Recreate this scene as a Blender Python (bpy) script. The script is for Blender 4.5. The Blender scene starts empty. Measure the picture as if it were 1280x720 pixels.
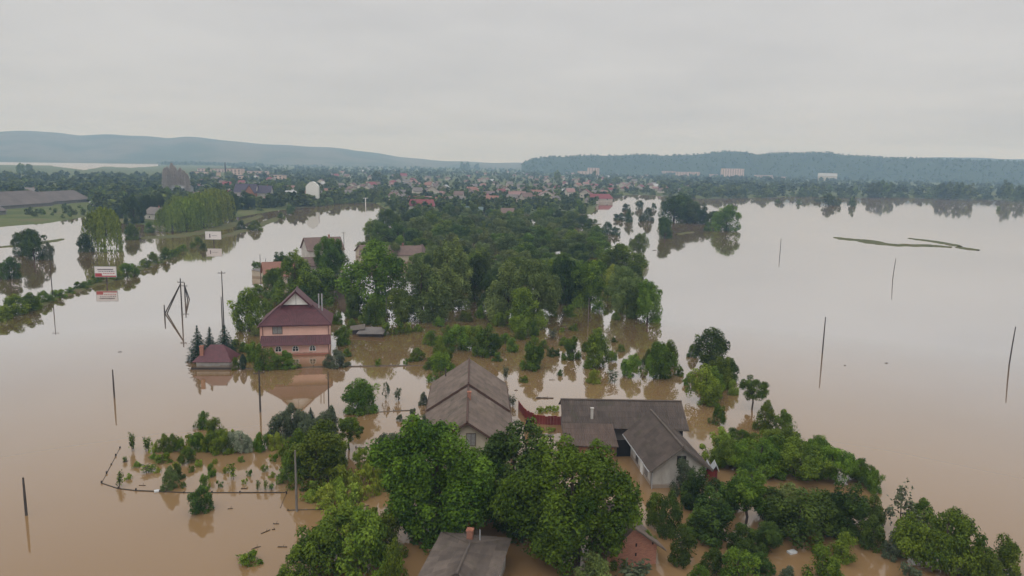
import bpy, math, random
import numpy as np
from mathutils import Vector, Matrix
PI = math.pi
rad = math.radians
SC = bpy.context.scene
COL = SC.collection

# ------------------------------------------------------------------ camera
F, CAM_H, PITCH, ROLL = 950.0, 35.0, rad(9.4), rad(1.1)     # focal length in photo pixels (1280 wide)
cd = bpy.data.cameras.new('camera')
cam = bpy.data.objects.new('camera', cd); COL.objects.link(cam)
cam.location = (0, 0, CAM_H)
cam.rotation_euler = (Matrix.Rotation(PI/2 - PITCH, 3, 'X') @ Matrix.Rotation(ROLL, 3, 'Z')).to_euler()
cd.sensor_width = 36; cd.lens = F/1280*36; cd.clip_start = 0.5; cd.clip_end = 60000
SC.camera = cam

# ------------------------------------------------------------------ world: overcast sky
SUN_EL, SUN_AZ = rad(50), rad(200)
W = bpy.data.worlds.new('World'); SC.world = W; W.use_nodes = True
nt = W.node_tree; N = nt.nodes; L = nt.links; N.clear()
def nd(t, **k):
    n = N.new(t)
    for a, b in k.items(): setattr(n, a, b)
    return n
def mth(op, a, b=None, c=None):
    n = nd('ShaderNodeMath', operation=op)
    for i, v in enumerate((a, b, c)):
        if v is None: continue
        if isinstance(v, (int, float)): n.inputs[i].default_value = v
        else: L.new(v, n.inputs[i])
    return n.outputs[0]
out = nd('ShaderNodeOutputWorld'); bg = nd('ShaderNodeBackground')
sky = nd('ShaderNodeTexSky', sky_type='NISHITA'); sky.sun_disc = False
sky.sun_elevation = SUN_EL; sky.sun_rotation = SUN_AZ; sky.dust_density = 3.0
tc = nd('ShaderNodeTexCoord'); sep = nd('ShaderNodeSeparateXYZ'); L.new(tc.outputs['Generated'], sep.inputs[0])
zz = mth('MAXIMUM', sep.outputs[2], 0.0)
den = mth('ADD', zz, 0.10)
cmb = nd('ShaderNodeCombineXYZ')
L.new(mth('DIVIDE', sep.outputs[0], den), cmb.inputs[0]); L.new(mth('DIVIDE', sep.outputs[1], den), cmb.inputs[1])
nz = nd('ShaderNodeTexNoise'); nz.inputs['Scale'].default_value = 0.62; nz.inputs['Detail'].default_value = 6; nz.inputs['Roughness'].default_value = 0.55
L.new(cmb.outputs[0], nz.inputs['Vector'])
cr = nd('ShaderNodeValToRGB'); L.new(nz.outputs[0], cr.inputs[0])
cr.color_ramp.elements[0].position = 0.33; cr.color_ramp.elements[0].color = (0.88, 0.878, 0.885, 1)
cr.color_ramp.elements[1].position = 0.62; cr.color_ramp.elements[1].color = (1.02, 1.015, 1.012, 1)
grad = mth('MULTIPLY', mth('MULTIPLY_ADD', zz, mth('MULTIPLY_ADD', zz, 1.3, 0.3), 1.0), 0.585)         # overcast sky: brighter towards the zenith
cl = nd('ShaderNodeVectorMath', operation='SCALE'); L.new(cr.outputs[0], cl.inputs[0]); L.new(grad, cl.inputs['Scale'])
sk = nd('ShaderNodeVectorMath', operation='SCALE'); L.new(sky.outputs[0], sk.inputs[0]); sk.inputs['Scale'].default_value = 0.10
mx = nd('ShaderNodeMix', data_type='RGBA'); mx.inputs[0].default_value = 0.97
L.new(sk.outputs[0], mx.inputs['A']); L.new(cl.outputs[0], mx.inputs['B'])
L.new(mx.outputs['Result'], bg.inputs[0]); bg.inputs[1].default_value = 1.0; L.new(bg.outputs[0], out.inputs[0])

# ------------------------------------------------------------------ sun (diffused by the cloud) and exposure
sd = bpy.data.lights.new('sun', 'SUN'); sun = bpy.data.objects.new('sun', sd); COL.objects.link(sun)
sd.energy = 0.8; sd.angle = rad(35); sd.color = (1.0, 0.97, 0.92)
sun.rotation_euler = Vector((-math.sin(SUN_AZ)*math.cos(SUN_EL), -math.cos(SUN_AZ)*math.cos(SUN_EL), -math.sin(SUN_EL))).to_track_quat('-Z', 'Y').to_euler()
sun.location = (0, 0, 200)
SC.view_settings.view_transform = 'Standard'; SC.view_settings.look = 'None'
SC.view_settings.exposure = 0.0; SC.view_settings.gamma = 1.0
SC.render.engine = 'CYCLES'
SC.cycles.max_bounces = 6; SC.cycles.diffuse_bounces = 3; SC.cycles.glossy_bounces = 3
SC.cycles.transmission_bounces = 3; SC.cycles.volume_bounces = 1; SC.cycles.use_denoising = True
SC.cycles.use_adaptive_sampling = True; SC.cycles.adaptive_threshold = 0.02

# ------------------------------------------------------------------ photo pixel -> place on the ground (z = 0 is the flood)
FWD = np.array([0, math.cos(PITCH), -math.sin(PITCH)]); UP0 = np.array([0, math.sin(PITCH), math.cos(PITCH)]); RT0 = np.array([1., 0, 0])
RT = RT0*math.cos(ROLL) + UP0*math.sin(ROLL); UP = -RT0*math.sin(ROLL) + UP0*math.cos(ROLL)
CP = np.array([0, 0, CAM_H])
def ray(px, py): return FWD*F + RT*(px-640) - UP*(py-360)
def at(px, py, z=0.0):
    d = ray(px, py); return CP + d*((z-CAM_H)/d[2])
def aty(px, py, Y):
    d = ray(px, py); return CP + d*(Y/d[1])
def depth(p): return float((np.asarray(p)-CP) @ FWD)
def tall(px, py, top): return float(aty(px, top, at(px, py)[1])[2])
def proj(p):
    v = np.asarray(p)-CP; z = v @ FWD
    return 640+F*(v @ RT)/z, 360-F*(v @ UP)/z

# ------------------------------------------------------------------ materials
MATS = {}
def new_mat(name):
    m = bpy.data.materials.new(name); m.use_nodes = True; MATS[name] = m
    return m, m.node_tree.nodes, m.node_tree.links, m.node_tree.nodes['Principled BSDF']
def mat(name, c1, c2=None, rough=0.8, scale=3.0, stretch=(1, 1, 1), detail=5, bump=0.0, spec=0.3, metal=0.0, tint=0.0, objrand=0.0, tide=0.0, moss=0.0):
    m, n, l, p = new_mat(name)
    p.inputs['Roughness'].default_value = rough; p.inputs['Specular IOR Level'].default_value = spec; p.inputs['Metallic'].default_value = metal
    c2 = c2 or tuple(x*0.75 for x in c1)
    t = n.new('ShaderNodeTexCoord'); mp = n.new('ShaderNodeMapping'); mp.inputs['Scale'].default_value = stretch
    l.new(t.outputs['Object'], mp.inputs[0])
    z = n.new('ShaderNodeTexNoise'); z.inputs['Scale'].default_value = scale; z.inputs['Detail'].default_value = detail; z.inputs['Roughness'].default_value = 0.65
    l.new(mp.outputs[0], z.inputs['Vector'])
    r = n.new('ShaderNodeValToRGB'); r.color_ramp.elements[0].position = 0.3; r.color_ramp.elements[1].position = 0.7
    r.color_ramp.elements[0].color = (*c2, 1); r.color_ramp.elements[1].color = (*c1, 1)
    l.new(z.outputs[0], r.inputs[0]); src = r.outputs[0]
    for amount, kind in ((tint, 'tint'), (objrand, 'obj')):
        if amount:
            if kind == 'tint':
                a = n.new('ShaderNodeAttribute'); a.attribute_name = 'tint'; v = a.outputs['Fac']
            else:
                a = n.new('ShaderNodeObjectInfo'); v = a.outputs['Random']
            ma = n.new('ShaderNodeMapRange'); l.new(v, ma.inputs[0]); ma.inputs[3].default_value = 1-amount; ma.inputs[4].default_value = 1+amount
            vm = n.new('ShaderNodeVectorMath'); vm.operation = 'SCALE'; l.new(src, vm.inputs[0]); l.new(ma.outputs[0], vm.inputs['Scale']); src = vm.outputs[0]
    if tide or moss:
        z2 = n.new('ShaderNodeTexNoise'); z2.inputs['Scale'].default_value = 0.7 if moss else 1.3; z2.inputs['Detail'].default_value = 6; l.new(t.outputs['Object'], z2.inputs['Vector'])
        k = n.new('ShaderNodeMapRange'); mc = n.new('ShaderNodeMix'); mc.data_type = 'RGBA'
        if moss:
            l.new(z2.outputs[0], k.inputs[0]); k.inputs[1].default_value = 0.56; k.inputs[2].default_value = 0.72; k.inputs[4].default_value = moss
            mc.inputs['B'].default_value = (0.060, 0.058, 0.034, 1)
        else:
            sp = n.new('ShaderNodeSeparateXYZ'); l.new(t.outputs['Object'], sp.inputs[0])
            ad = n.new('ShaderNodeMath'); ad.operation = 'MULTIPLY_ADD'; l.new(z2.outputs[0], ad.inputs[0]); ad.inputs[1].default_value = -0.7; l.new(sp.outputs[2], ad.inputs[2])
            l.new(ad.outputs[0], k.inputs[0]); k.inputs[1].default_value = tide-0.35; k.inputs[2].default_value = tide-0.15; k.inputs[3].default_value = 0.65; k.inputs[4].default_value = 0.0
            mc.inputs['B'].default_value = (0.20, 0.135, 0.085, 1)
        l.new(k.outputs[0], mc.inputs[0]); l.new(src, mc.inputs['A']); src = mc.outputs['Result']
    l.new(src, p.inputs['Base Color'])
    if bump:
        b = n.new('ShaderNodeBump'); b.inputs['Strength'].default_value = bump; b.inputs['Distance'].default_value = 0.05
        l.new(z.outputs[0], b.inputs['Height']); l.new(b.outputs[0], p.inputs['Normal'])
    return m
def leaf_mat(name, dark, light, objrand=0.22, trans=0.15):
    m, n, l, p = new_mat(name)
    a = n.new('ShaderNodeAttribute'); a.attribute_name = 'tint'
    r = n.new('ShaderNodeValToRGB'); r.color_ramp.elements[0].color = (*dark, 1); r.color_ramp.elements[1].color = (*light, 1)
    r.color_ramp.elements[0].position = 0.15; r.color_ramp.elements[1].position = 0.95
    l.new(a.outputs['Fac'], r.inputs[0])
    oi = n.new('ShaderNodeObjectInfo')
    h = n.new('ShaderNodeHueSaturation'); l.new(r.outputs[0], h.inputs['Color'])
    m1 = n.new('ShaderNodeMapRange'); l.new(oi.outputs['Random'], m1.inputs[0]); m1.inputs[3].default_value = 1-objrand; m1.inputs[4].default_value = 1+objrand
    l.new(m1.outputs[0], h.inputs['Value'])
    s = n.new('ShaderNodeMath'); s.operation = 'MULTIPLY'; s.inputs[1].default_value = 7.31; l.new(oi.outputs['Random'], s.inputs[0])
    fr = n.new('ShaderNodeMath'); fr.operation = 'FRACT'; l.new(s.outputs[0], fr.inputs[0])
    m2 = n.new('ShaderNodeMapRange'); l.new(fr.outputs[0], m2.inputs[0]); m2.inputs[3].default_value = 0.472; m2.inputs[4].default_value = 0.506
    l.new(m2.outputs[0], h.inputs['Hue'])
    l.new(h.outputs[0], p.inputs['Base Color']); p.inputs['Roughness'].default_value = 0.6; p.inputs['Specular IOR Level'].default_value = 0.08
    t = n.new('ShaderNodeBsdfTranslucent'); l.new(h.outputs[0], t.inputs[0])
    mixs = n.new('ShaderNodeMixShader'); mixs.inputs[0].default_value = trans
    o = n['Material Output']; l.new(p.outputs[0], mixs.inputs[1]); l.new(t.outputs[0], mixs.inputs[2]); l.new(mixs.outputs[0], o.inputs[0])
    return m
leaf_mat('leaf_walnut', (0.018, 0.054, 0.005), (0.116, 0.218, 0.019), 0.12)
leaf_mat('leaf_green', (0.029, 0.068, 0.007), (0.165, 0.255, 0.026), 0.30)
leaf_mat('leaf_dark', (0.017, 0.040, 0.008), (0.082, 0.140, 0.022), 0.22)
leaf_mat('leaf_willow', (0.060, 0.095, 0.024), (0.200, 0.260, 0.075), 0.18)
leaf_mat('leaf_weeping', (0.080, 0.130, 0.018), (0.225, 0.300, 0.048), 0.12)
leaf_mat('leaf_lime', (0.120, 0.180, 0.018), (0.260, 0.350, 0.045), 0.15)
leaf_mat('leaf_grey', (0.050, 0.070, 0.036), (0.135, 0.165, 0.095), 0.15)
leaf_mat('leaf_blossom', (0.07, 0.11, 0.05), (0.42, 0.46, 0.34), 0.1)
leaf_mat('leaf_spruce', (0.012, 0.030, 0.018), (0.040, 0.070, 0.040), 0.12, 0.08)
leaf_mat('leaf_far', (0.036, 0.070, 0.012), (0.185, 0.250, 0.048), 0.38)
leaf_mat('leaf_bare', (0.34, 0.31, 0.28), (0.52, 0.48, 0.44), 0.1, 0.1)
mat('bark', (0.085, 0.065, 0.050), (0.040, 0.030, 0.024), 0.9, 6, (1, 1, 0.3))
mat('fibre_cement', (0.178, 0.138, 0.114), (0.118, 0.092, 0.077), 0.85, 1.2, (1, 0.35, 0.35), 7, 0.1, tint=0.13, moss=0.55)
mat('fibre_cement_dark', (0.094, 0.073, 0.062), (0.058, 0.046, 0.040), 0.85, 1.3, (1, 0.3, 0.3), 7, 0.1, tint=0.16, moss=0.55)
mat('fibre_cement_old', (0.145, 0.116, 0.098), (0.080, 0.066, 0.058), 0.9, 0.9, (1, 0.4, 0.4), 7, 0.1, tint=0.18, moss=0.55)
mat('fibre_cement_brown', (0.118, 0.082, 0.066), (0.072, 0.052, 0.043), 0.85, 1.3, (1, 0.3, 0.3), 7, 0.1, tint=0.16, moss=0.4)
mat('ridge_brown', (0.105, 0.060, 0.045), (0.060, 0.036, 0.030), 0.8, 4)
mat('maroon_metal', (0.100, 0.026, 0.034), (0.062, 0.018, 0.024), 0.5, 1.5, tint=0.10, spec=0.4)
mat('maroon_rib', (0.075, 0.020, 0.027), (0.050, 0.014, 0.020), 0.5, 1.5, spec=0.4)
mat('pink_render', (0.68, 0.430, 0.370), (0.60, 0.370, 0.310), 0.9, 0.8, (1, 1, 0.5), tide=0.35)
mat('pink_trim', (0.42, 0.17, 0.12), (0.34, 0.14, 0.10), 0.9, 2)
mat('white_render', (0.50, 0.48, 0.45), (0.33, 0.31, 0.285), 0.9, 0.9, (1, 1, 0.4), 7, tide=0.35)
mat('cream_render', (0.46, 0.41, 0.33), (0.34, 0.295, 0.235), 0.9, 0.9, (1, 1, 0.4), 7, tide=0.35)
mat('grey_render', (0.27, 0.26, 0.25), (0.18, 0.175, 0.17), 0.9, 0.9, (1, 1, 0.4), 7, tide=0.35)
mat('white_paint', (0.74, 0.74, 0.72), (0.60, 0.60, 0.58), 0.6, 3)
mat('glass_dark', (0.020, 0.024, 0.028), (0.012, 0.014, 0.016), 0.08, 2, spec=0.6)
mat('curtain_glass', (0.30, 0.29, 0.28), (0.16, 0.16, 0.165), 0.25, 5, spec=0.6)
mat('frame_brown', (0.11, 0.055, 0.040), None, 0.6, 5)
mat('dark_opening', (0.010, 0.009, 0.009), None, 0.9, 2)
mat('timber_grey', (0.150, 0.128, 0.108), (0.080, 0.068, 0.058), 0.9, 4, (1, 1, 0.2))
mat('timber_dark', (0.060, 0.048, 0.040), (0.034, 0.028, 0.024), 0.9, 4)
mat('concrete_pole', (0.20, 0.185, 0.170), (0.120, 0.108, 0.098), 0.9, 3, (1, 1, 0.3))
mat('pole_dark', (0.080, 0.068, 0.060), (0.045, 0.038, 0.034), 0.9, 3, (1, 1, 0.3))
mat('insulator', (0.30, 0.30, 0.28), None, 0.3, 3, spec=0.5)
mat('red_paint', (0.200, 0.026, 0.022), (0.120, 0.020, 0.018), 0.6, 2, tint=0.2)
mat('red_dark', (0.125, 0.016, 0.018), None, 0.6, 2)
mat('metal_grey', (0.42, 0.43, 0.44), (0.30, 0.31, 0.32), 0.5, 3, tint=0.1)
mat('board_white', (0.66, 0.64, 0.64), (0.58, 0.55, 0.56), 0.6, 3)
mat('board_red', (0.42, 0.055, 0.065), None, 0.6, 3)
mat('board_ink', (0.13, 0.105, 0.12), None, 0.6, 3)
mat('wet_log', (0.060, 0.040, 0.030), (0.035, 0.024, 0.018), 0.6, 5)
mat('plastic_white', (0.62, 0.64, 0.66), None, 0.5, 5)
# brick wall
m, n, l, p = new_mat('brick')
t = n.new('ShaderNodeTexCoord'); sp = n.new('ShaderNodeSeparateXYZ'); l.new(t.outputs['Object'], sp.inputs[0])
ad = n.new('ShaderNodeMath'); ad.operation = 'ADD'; l.new(sp.outputs[0], ad.inputs[0]); l.new(sp.outputs[1], ad.inputs[1])
cb = n.new('ShaderNodeCombineXYZ'); l.new(ad.outputs[0], cb.inputs[0]); l.new(sp.outputs[2], cb.inputs[1])
bk = n.new('ShaderNodeTexBrick'); l.new(cb.outputs[0], bk.inputs[0]); bk.inputs['Scale'].default_value = 1
bk.inputs['Brick Width'].default_value = 0.26; bk.inputs['Row Height'].default_value = 0.08; bk.inputs['Mortar Size'].default_value = 0.008
bk.inputs['Color1'].default_value = (0.34, 0.135, 0.080, 1); bk.inputs['Color2'].default_value = (0.24, 0.085, 0.055, 1); bk.inputs['Mortar'].default_value = (0.27, 0.20, 0.16, 1)
l.new(bk.outputs[0], p.inputs['Base Color']); p.inputs['Roughness'].default_value = 0.9
# flood water: muddy, opaque, mirror-like at a low angle
m, n, l, p = new_mat('flood_water')
n.remove(p)
geo = n.new('ShaderNodeNewGeometry'); t = n.new('ShaderNodeTexCoord')
def noise(scale, detail, vec, rough=0.5):
    z = n.new('ShaderNodeTexNoise'); z.inputs['Scale'].default_value = scale; z.inputs['Detail'].default_value = detail; z.inputs['Roughness'].default_value = rough
    l.new(vec, z.inputs['Vector']); return z.outputs[0]
big = noise(0.012, 4, t.outputs['Object'])
rp = n.new('ShaderNodeValToRGB'); l.new(big, rp.inputs[0])
rp.color_ramp.elements[0].position = 0.35; rp.color_ramp.elements[0].color = (0.222, 0.136, 0.065, 1)
rp.color_ramp.elements[1].position = 0.68; rp.color_ramp.elements[1].color = (0.252, 0.158, 0.077, 1)
dif = n.new('ShaderNodeBsdfDiffuse'); l.new(rp.outputs[0], dif.inputs[0])
gl = n.new('ShaderNodeBsdfGlossy'); gl.inputs['Roughness'].default_value = 0.035; gl.inputs[0].default_value = (0.96, 0.96, 0.97, 1)
mp = n.new('ShaderNodeMapping'); mp.inputs['Scale'].default_value = (1, 0.5, 1); l.new(t.outputs['Object'], mp.inputs[0])
rip = noise(0.55, 3, mp.outputs[0]); patch = noise(0.02, 3, t.outputs['Object'])
mr = n.new('ShaderNodeMapRange'); l.new(patch, mr.inputs[0]); mr.inputs[1].default_value = 0.45; mr.inputs[2].default_value = 0.7; mr.inputs[3].default_value = 0.004; mr.inputs[4].default_value = 0.02
bp = n.new('ShaderNodeBump'); l.new(rip, bp.inputs['Height']); l.new(mr.outputs[0], bp.inputs['Strength']); bp.inputs['Distance'].default_value = 0.5
l.new(bp.outputs[0], gl.inputs['Normal'])
lw = n.new('ShaderNodeLayerWeight'); lw.inputs['Blend'].default_value = 0.5
pw = n.new('ShaderNodeMath'); pw.operation = 'POWER'; l.new(lw.outputs['Facing'], pw.inputs[0]); pw.inputs[1].default_value = 5.5
sc_ = n.new('ShaderNodeMath'); sc_.operation = 'MULTIPLY_ADD'; l.new(pw.outputs[0], sc_.inputs[0]); sc_.inputs[1].default_value = 2.6; sc_.inputs[2].default_value = 0.02; lim = n.new('ShaderNodeMath'); lim.operation = 'MINIMUM'; lim.inputs[1].default_value = 0.80; l.new(sc_.outputs[0], lim.inputs[0])
ms = n.new('ShaderNodeMixShader'); l.new(lim.outputs[0], ms.inputs[0]); l.new(dif.outputs[0], ms.inputs[1]); l.new(gl.outputs[0], ms.inputs[2])
l.new(ms.outputs[0], n['Material Output'].inputs[0])
# land
def land_mat(name, cols, scale):
    m, n, l, p = new_mat(name)
    t = n.new('ShaderNodeTexCoord'); z = n.new('ShaderNodeTexNoise'); z.inputs['Scale'].default_value = scale; z.inputs['Detail'].default_value = 8; z.inputs['Roughness'].default_value = 0.6
    l.new(t.outputs['Object'], z.inputs['Vector'])
    r = n.new('ShaderNodeValToRGB'); l.new(z.outputs[0], r.inputs[0]); e = r.color_ramp.elements
    while len(e) < len(cols): e.new(0.5)
    for i, c in enumerate(cols): e[i].position = 0.30+0.40*i/(len(cols)-1); e[i].color = (*c, 1)
    l.new(r.outputs[0], p.inputs['Base Color']); p.inputs['Roughness'].default_value = 0.95; p.inputs['Specular IOR Level'].default_value = 0.1
    return m
land_mat('meadow', ((0.050, 0.066, 0.022), (0.075, 0.098, 0.028), (0.105, 0.118, 0.040), (0.120, 0.105, 0.058)), 0.05)
land_mat('mud_grass', ((0.080, 0.075, 0.030), (0.090, 0.098, 0.034), (0.115, 0.090, 0.050)), 0.12)
land_mat('hill_land', ((0.030, 0.045, 0.024), (0.045, 0.060, 0.030), (0.110, 0.102, 0.070), (0.030, 0.042, 0.024)), 0.0030)
land_mat('hill_wood', ((0.022, 0.038, 0.018), (0.034, 0.052, 0.024), (0.028, 0.044, 0.020)), 0.01)

# ------------------------------------------------------------------ mesh helpers
def link(name, data, m=None, parent=None, loc=(0, 0, 0), rz=0.0):
    o = bpy.data.objects.new(name, data); COL.objects.link(o); o.location = loc
    if rz: o.rotation_euler = (0, 0, rz)
    if data is not None and m is not None and not data.materials:
        for q in (m if isinstance(m, (list, tuple)) else [m]): data.materials.append(MATS[q])
    if parent is not None: o.parent = parent
    return o
def tag(o, label, cat, group=None):
    o['label'] = label; o['category'] = cat
    if group: o['group'] = group
    return o
def thing(name, label, cat, loc=(0, 0, 0), rz=0.0, group=None):
    return tag(link(name, None, None, None, loc, rz), label, cat, group)
def struct(o, kind='structure'):
    o['kind'] = kind; return o
def np_mesh(name, V, Q, tint=None, smooth=False):
    V = np.asarray(V, np.float32); Q = np.asarray(Q, np.int32); k = Q.shape[1]
    me = bpy.data.meshes.new(name)
    me.vertices.add(len(V)); me.vertices.foreach_set('co', V.ravel())
    me.loops.add(Q.size); me.loops.foreach_set('vertex_index', Q.ravel())
    me.polygons.add(len(Q)); me.polygons.foreach_set('loop_start', np.arange(0, Q.size, k, dtype=np.int32))
    me.polygons.foreach_set('loop_total', np.full(len(Q), k, np.int32))
    if tint is not None:
        a = me.attributes.new('tint', 'FLOAT', 'FACE'); a.data.foreach_set('value', np.asarray(tint, np.float32))
    me.update(calc_edges=True)
    if smooth: me.polygons.foreach_set('use_smooth', np.ones(len(Q), bool))
    return me
class MB:
    def __init__(s): s.v = []; s.f = []; s.t = []
    def add(s, v, f, t=0.5):
        b = len(s.v); s.v += [tuple(float(c) for c in q) for q in v]
        s.f += [tuple(b+i for i in q) for q in f]; s.t += [t]*len(f)
        return s
    def box(s, x0, x1, y0, y1, z0, z1, t=0.5):
        v = [(x, y, z) for z in (z0, z1) for y in (y0, y1) for x in (x0, x1)]
        return s.add(v, [(0, 2, 3, 1), (4, 5, 7, 6), (0, 1, 5, 4), (2, 6, 7, 3), (0, 4, 6, 2), (1, 3, 7, 5)], t)
    def prism(s, poly, axis, a, b, t=0.5):
        # poly = list of (u, z); axis 'y': u is x, extruded along y; axis 'x': u is y, extruded along x
        k = len(poly)
        P = (lambda u, z, w: (u, w, z)) if axis == 'y' else (lambda u, z, w: (w, u, z))
        v = [P(u, z, a) for u, z in poly] + [P(u, z, b) for u, z in poly]
        f = [tuple(range(k)), tuple(range(2*k-1, k-1, -1))] + [(i, i+k, (i+1) % k+k, (i+1) % k) for i in range(k)]
        return s.add(v, f, t)
    def slab(s, p, thick=0.08, t=0.5):
        p = [Vector(q) for q in p]; nrm = (p[1]-p[0]).cross(p[2]-p[0]).normalized()
        if nrm.z < 0: nrm = -nrm
        k = len(p); v = p + [q-nrm*thick for q in p]
        f = [tuple(range(k)), tuple(range(2*k-1, k-1, -1))] + [(i, (i+1) % k, (i+1) % k+k, i+k) for i in range(k)]
        return s.add(v, f, t)
    def tube(s, pts, radii, sides=7, t=0.5):
        pts = [Vector(q) for q in pts]; rings = []
        for i, q in enumerate(pts):
            d = (pts[min(i+1, len(pts)-1)]-pts[max(i-1, 0)]).normalized()
            a = d.cross(Vector((0, 0, 1)) if abs(d.z) < 0.9 else Vector((1, 0, 0))).normalized(); b = d.cross(a)
            rings.append([q+(a*math.cos(2*PI*k/sides)+b*math.sin(2*PI*k/sides))*radii[i] for k in range(sides)])
        v = [c for r in rings for c in r]; f = []
        for i in range(len(pts)-1):
            for k in range(sides):
                f.append((i*sides+k, i*sides+(k+1) % sides, (i+1)*sides+(k+1) % sides, (i+1)*sides+k))
        f.append(tuple(range(sides))[::-1]); f.append(tuple((len(pts)-1)*sides+k for k in range(sides)))
        return s.add(v, f, t)
    def corrugated(s, eL, eR, rR, rL, courses=5, pitch=0.26, amp=0.028, sheet=1.1, rnd=None, thick=0.05):
        # a slope of lapped corrugated sheets; eave left/right, ridge right/left (looking up the slope)
        rnd = rnd or random.Random(1)
        eL, eR, rR, rL = (Vector(q) for q in (eL, eR, rR, rL))
        nrm = (eR-eL).cross(rL-eL).normalized()
        if nrm.z < 0: nrm = -nrm
        wid = max((eR-eL).length, (rR-rL).length); nu = max(8, int(wid/pitch)*4); ns = max(1, int(wid/sheet))
        for c in range(courses):
            v0, v1 = c/courses, (c+1)/courses + (0.012 if c < courses-1 else 0)
            v = []; tints = [rnd.random() for _ in range(ns+1)]
            lift0, lift1 = 0.045, 0.012
            for i in range(nu+1):
                u = i/nu; a = eL.lerp(eR, u); b = rL.lerp(rR, u); w = amp*math.sin(u*wid/pitch*2*PI)
                jit = 0.012*math.sin(13.1*c+int(u*ns)*2.7)
                v += [a.lerp(b, v0)+nrm*(w+lift0+jit), a.lerp(b, v1)+nrm*(w+lift1)]
            bse = len(s.v); s.v += [tuple(q) for q in v]
            for i in range(nu):
                s.f.append((bse+2*i, bse+2*i+2, bse+2*i+3, bse+2*i+1)); s.t.append(tints[int(i/nu*ns)])
        s.slab([eL-nrm*0.03, eR-nrm*0.03, rR-nrm*0.03, rL-nrm*0.03], thick, 0.3)
        return s
    def mesh(s, name):
        me = bpy.data.meshes.new(name); me.from_pydata(s.v, [], s.f)
        a = me.attributes.new('tint', 'FLOAT', 'FACE'); a.data.foreach_set('value', np.array(s.t, np.float32))
        me.update(); return me
    def build(s, name, m, parent=None, loc=(0, 0, 0), rz=0.0):
        return link(name, s.mesh(name), m, parent, loc, rz)

# ------------------------------------------------------------------ setting: water, ground, hills
SHORE = [(-700, 330), (-300, 305), (0, 284), (60, 279), (110, 270), (135, 266), (150, 279), (200, 283), (240, 286), (290, 273), (340, 265), (383, 260), (404, 257), (420, 254.5), (470, 253.5),
         (484, 262), (500, 272), (740, 268), (752, 250), (790, 243), (850, 246), (880, 249), (960, 247), (1000, 246), (1050, 247), (1100, 247), (1280, 251), (1600, 262), (1990, 276)]
sa, sr = [], []
for px, py in SHORE:
    q = at(px, py); sa.append(math.atan2(q[0], q[1])); sr.append(math.hypot(q[0], q[1]))
sa, sr = np.array(sa), np.array(sr)
def shore(az): return np.interp(az, sa, sr)
lake = [(-500, 214), (-100, 207.5), (0, 206.5), (60, 207), (105, 213), (130, 208.5), (165, 210), (198, 208), (196, 202.5), (100, 200.3), (0, 199.5), (-500, 190.5+8)]
lake_xy = np.array([at(*q)[:2] for q in lake])
def in_poly(x, y, P):
    c = np.zeros(np.shape(x), bool); j = len(P)-1
    for i in range(len(P)):
        xi, yi = P[i]; xj, yj = P[j]
        c ^= ((yi > y) != (yj > y)) & (x < (xj-xi)*(y-yi)/((yj-yi) if yj != yi else 1e-9)+xi); j = i
    return c
def ground_h(x, y):
    az = np.arctan2(x, y); r = np.hypot(x, y); d = r-shore(az)
    w = 4*np.sin(x*0.05)+3*np.sin(y*0.043+1.3)
    h = np.clip((d+w)/25, -1, 1)*0.9+np.clip((d-60)/400, 0, 1)*0.6
    h = np.where(np.abs(az) > 1.25, -2.0, h)
    return np.where(in_poly(x, y, lake_xy), -1.5, h)
azs = np.concatenate([np.linspace(-PI, -0.85, 20)[:-1], np.linspace(-0.85, 0.85, 361), np.linspace(0.85, PI, 20)[1:]])
rs = np.concatenate([[1.0], np.geomspace(60, 260, 8), np.geomspace(275, 1200, 90), np.geomspace(1230, 6400, 45)])
A, Rr = np.meshgrid(azs, rs); X = Rr*np.sin(A); Y = Rr*np.cos(A)
Z = ground_h(X, Y)
na = len(azs); V = np.stack([X.ravel(), Y.ravel(), Z.ravel()], 1)
ii, jj = np.meshgrid(np.arange(len(rs)-1), np.arange(na-1), indexing='ij'); q0 = (ii*na+jj).ravel()
struct(link('ground', np_mesh('ground', V, np.stack([q0, q0+1, q0+na+1, q0+na], 1), smooth=True), 'meadow'))
ang = np.linspace(0, 2*PI, 97)[:-1]; R0 = 6380
wv = np.vstack([[0, 0, 0], np.stack([R0*np.cos(ang), R0*np.sin(ang), 0*ang], 1)])
wf = np.array([(0, 1+k, 1+(k+1) % 96) for k in range(96)])
struct(link('flood_water', np_mesh('flood_water', wv, wf), 'flood_water'))

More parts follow.
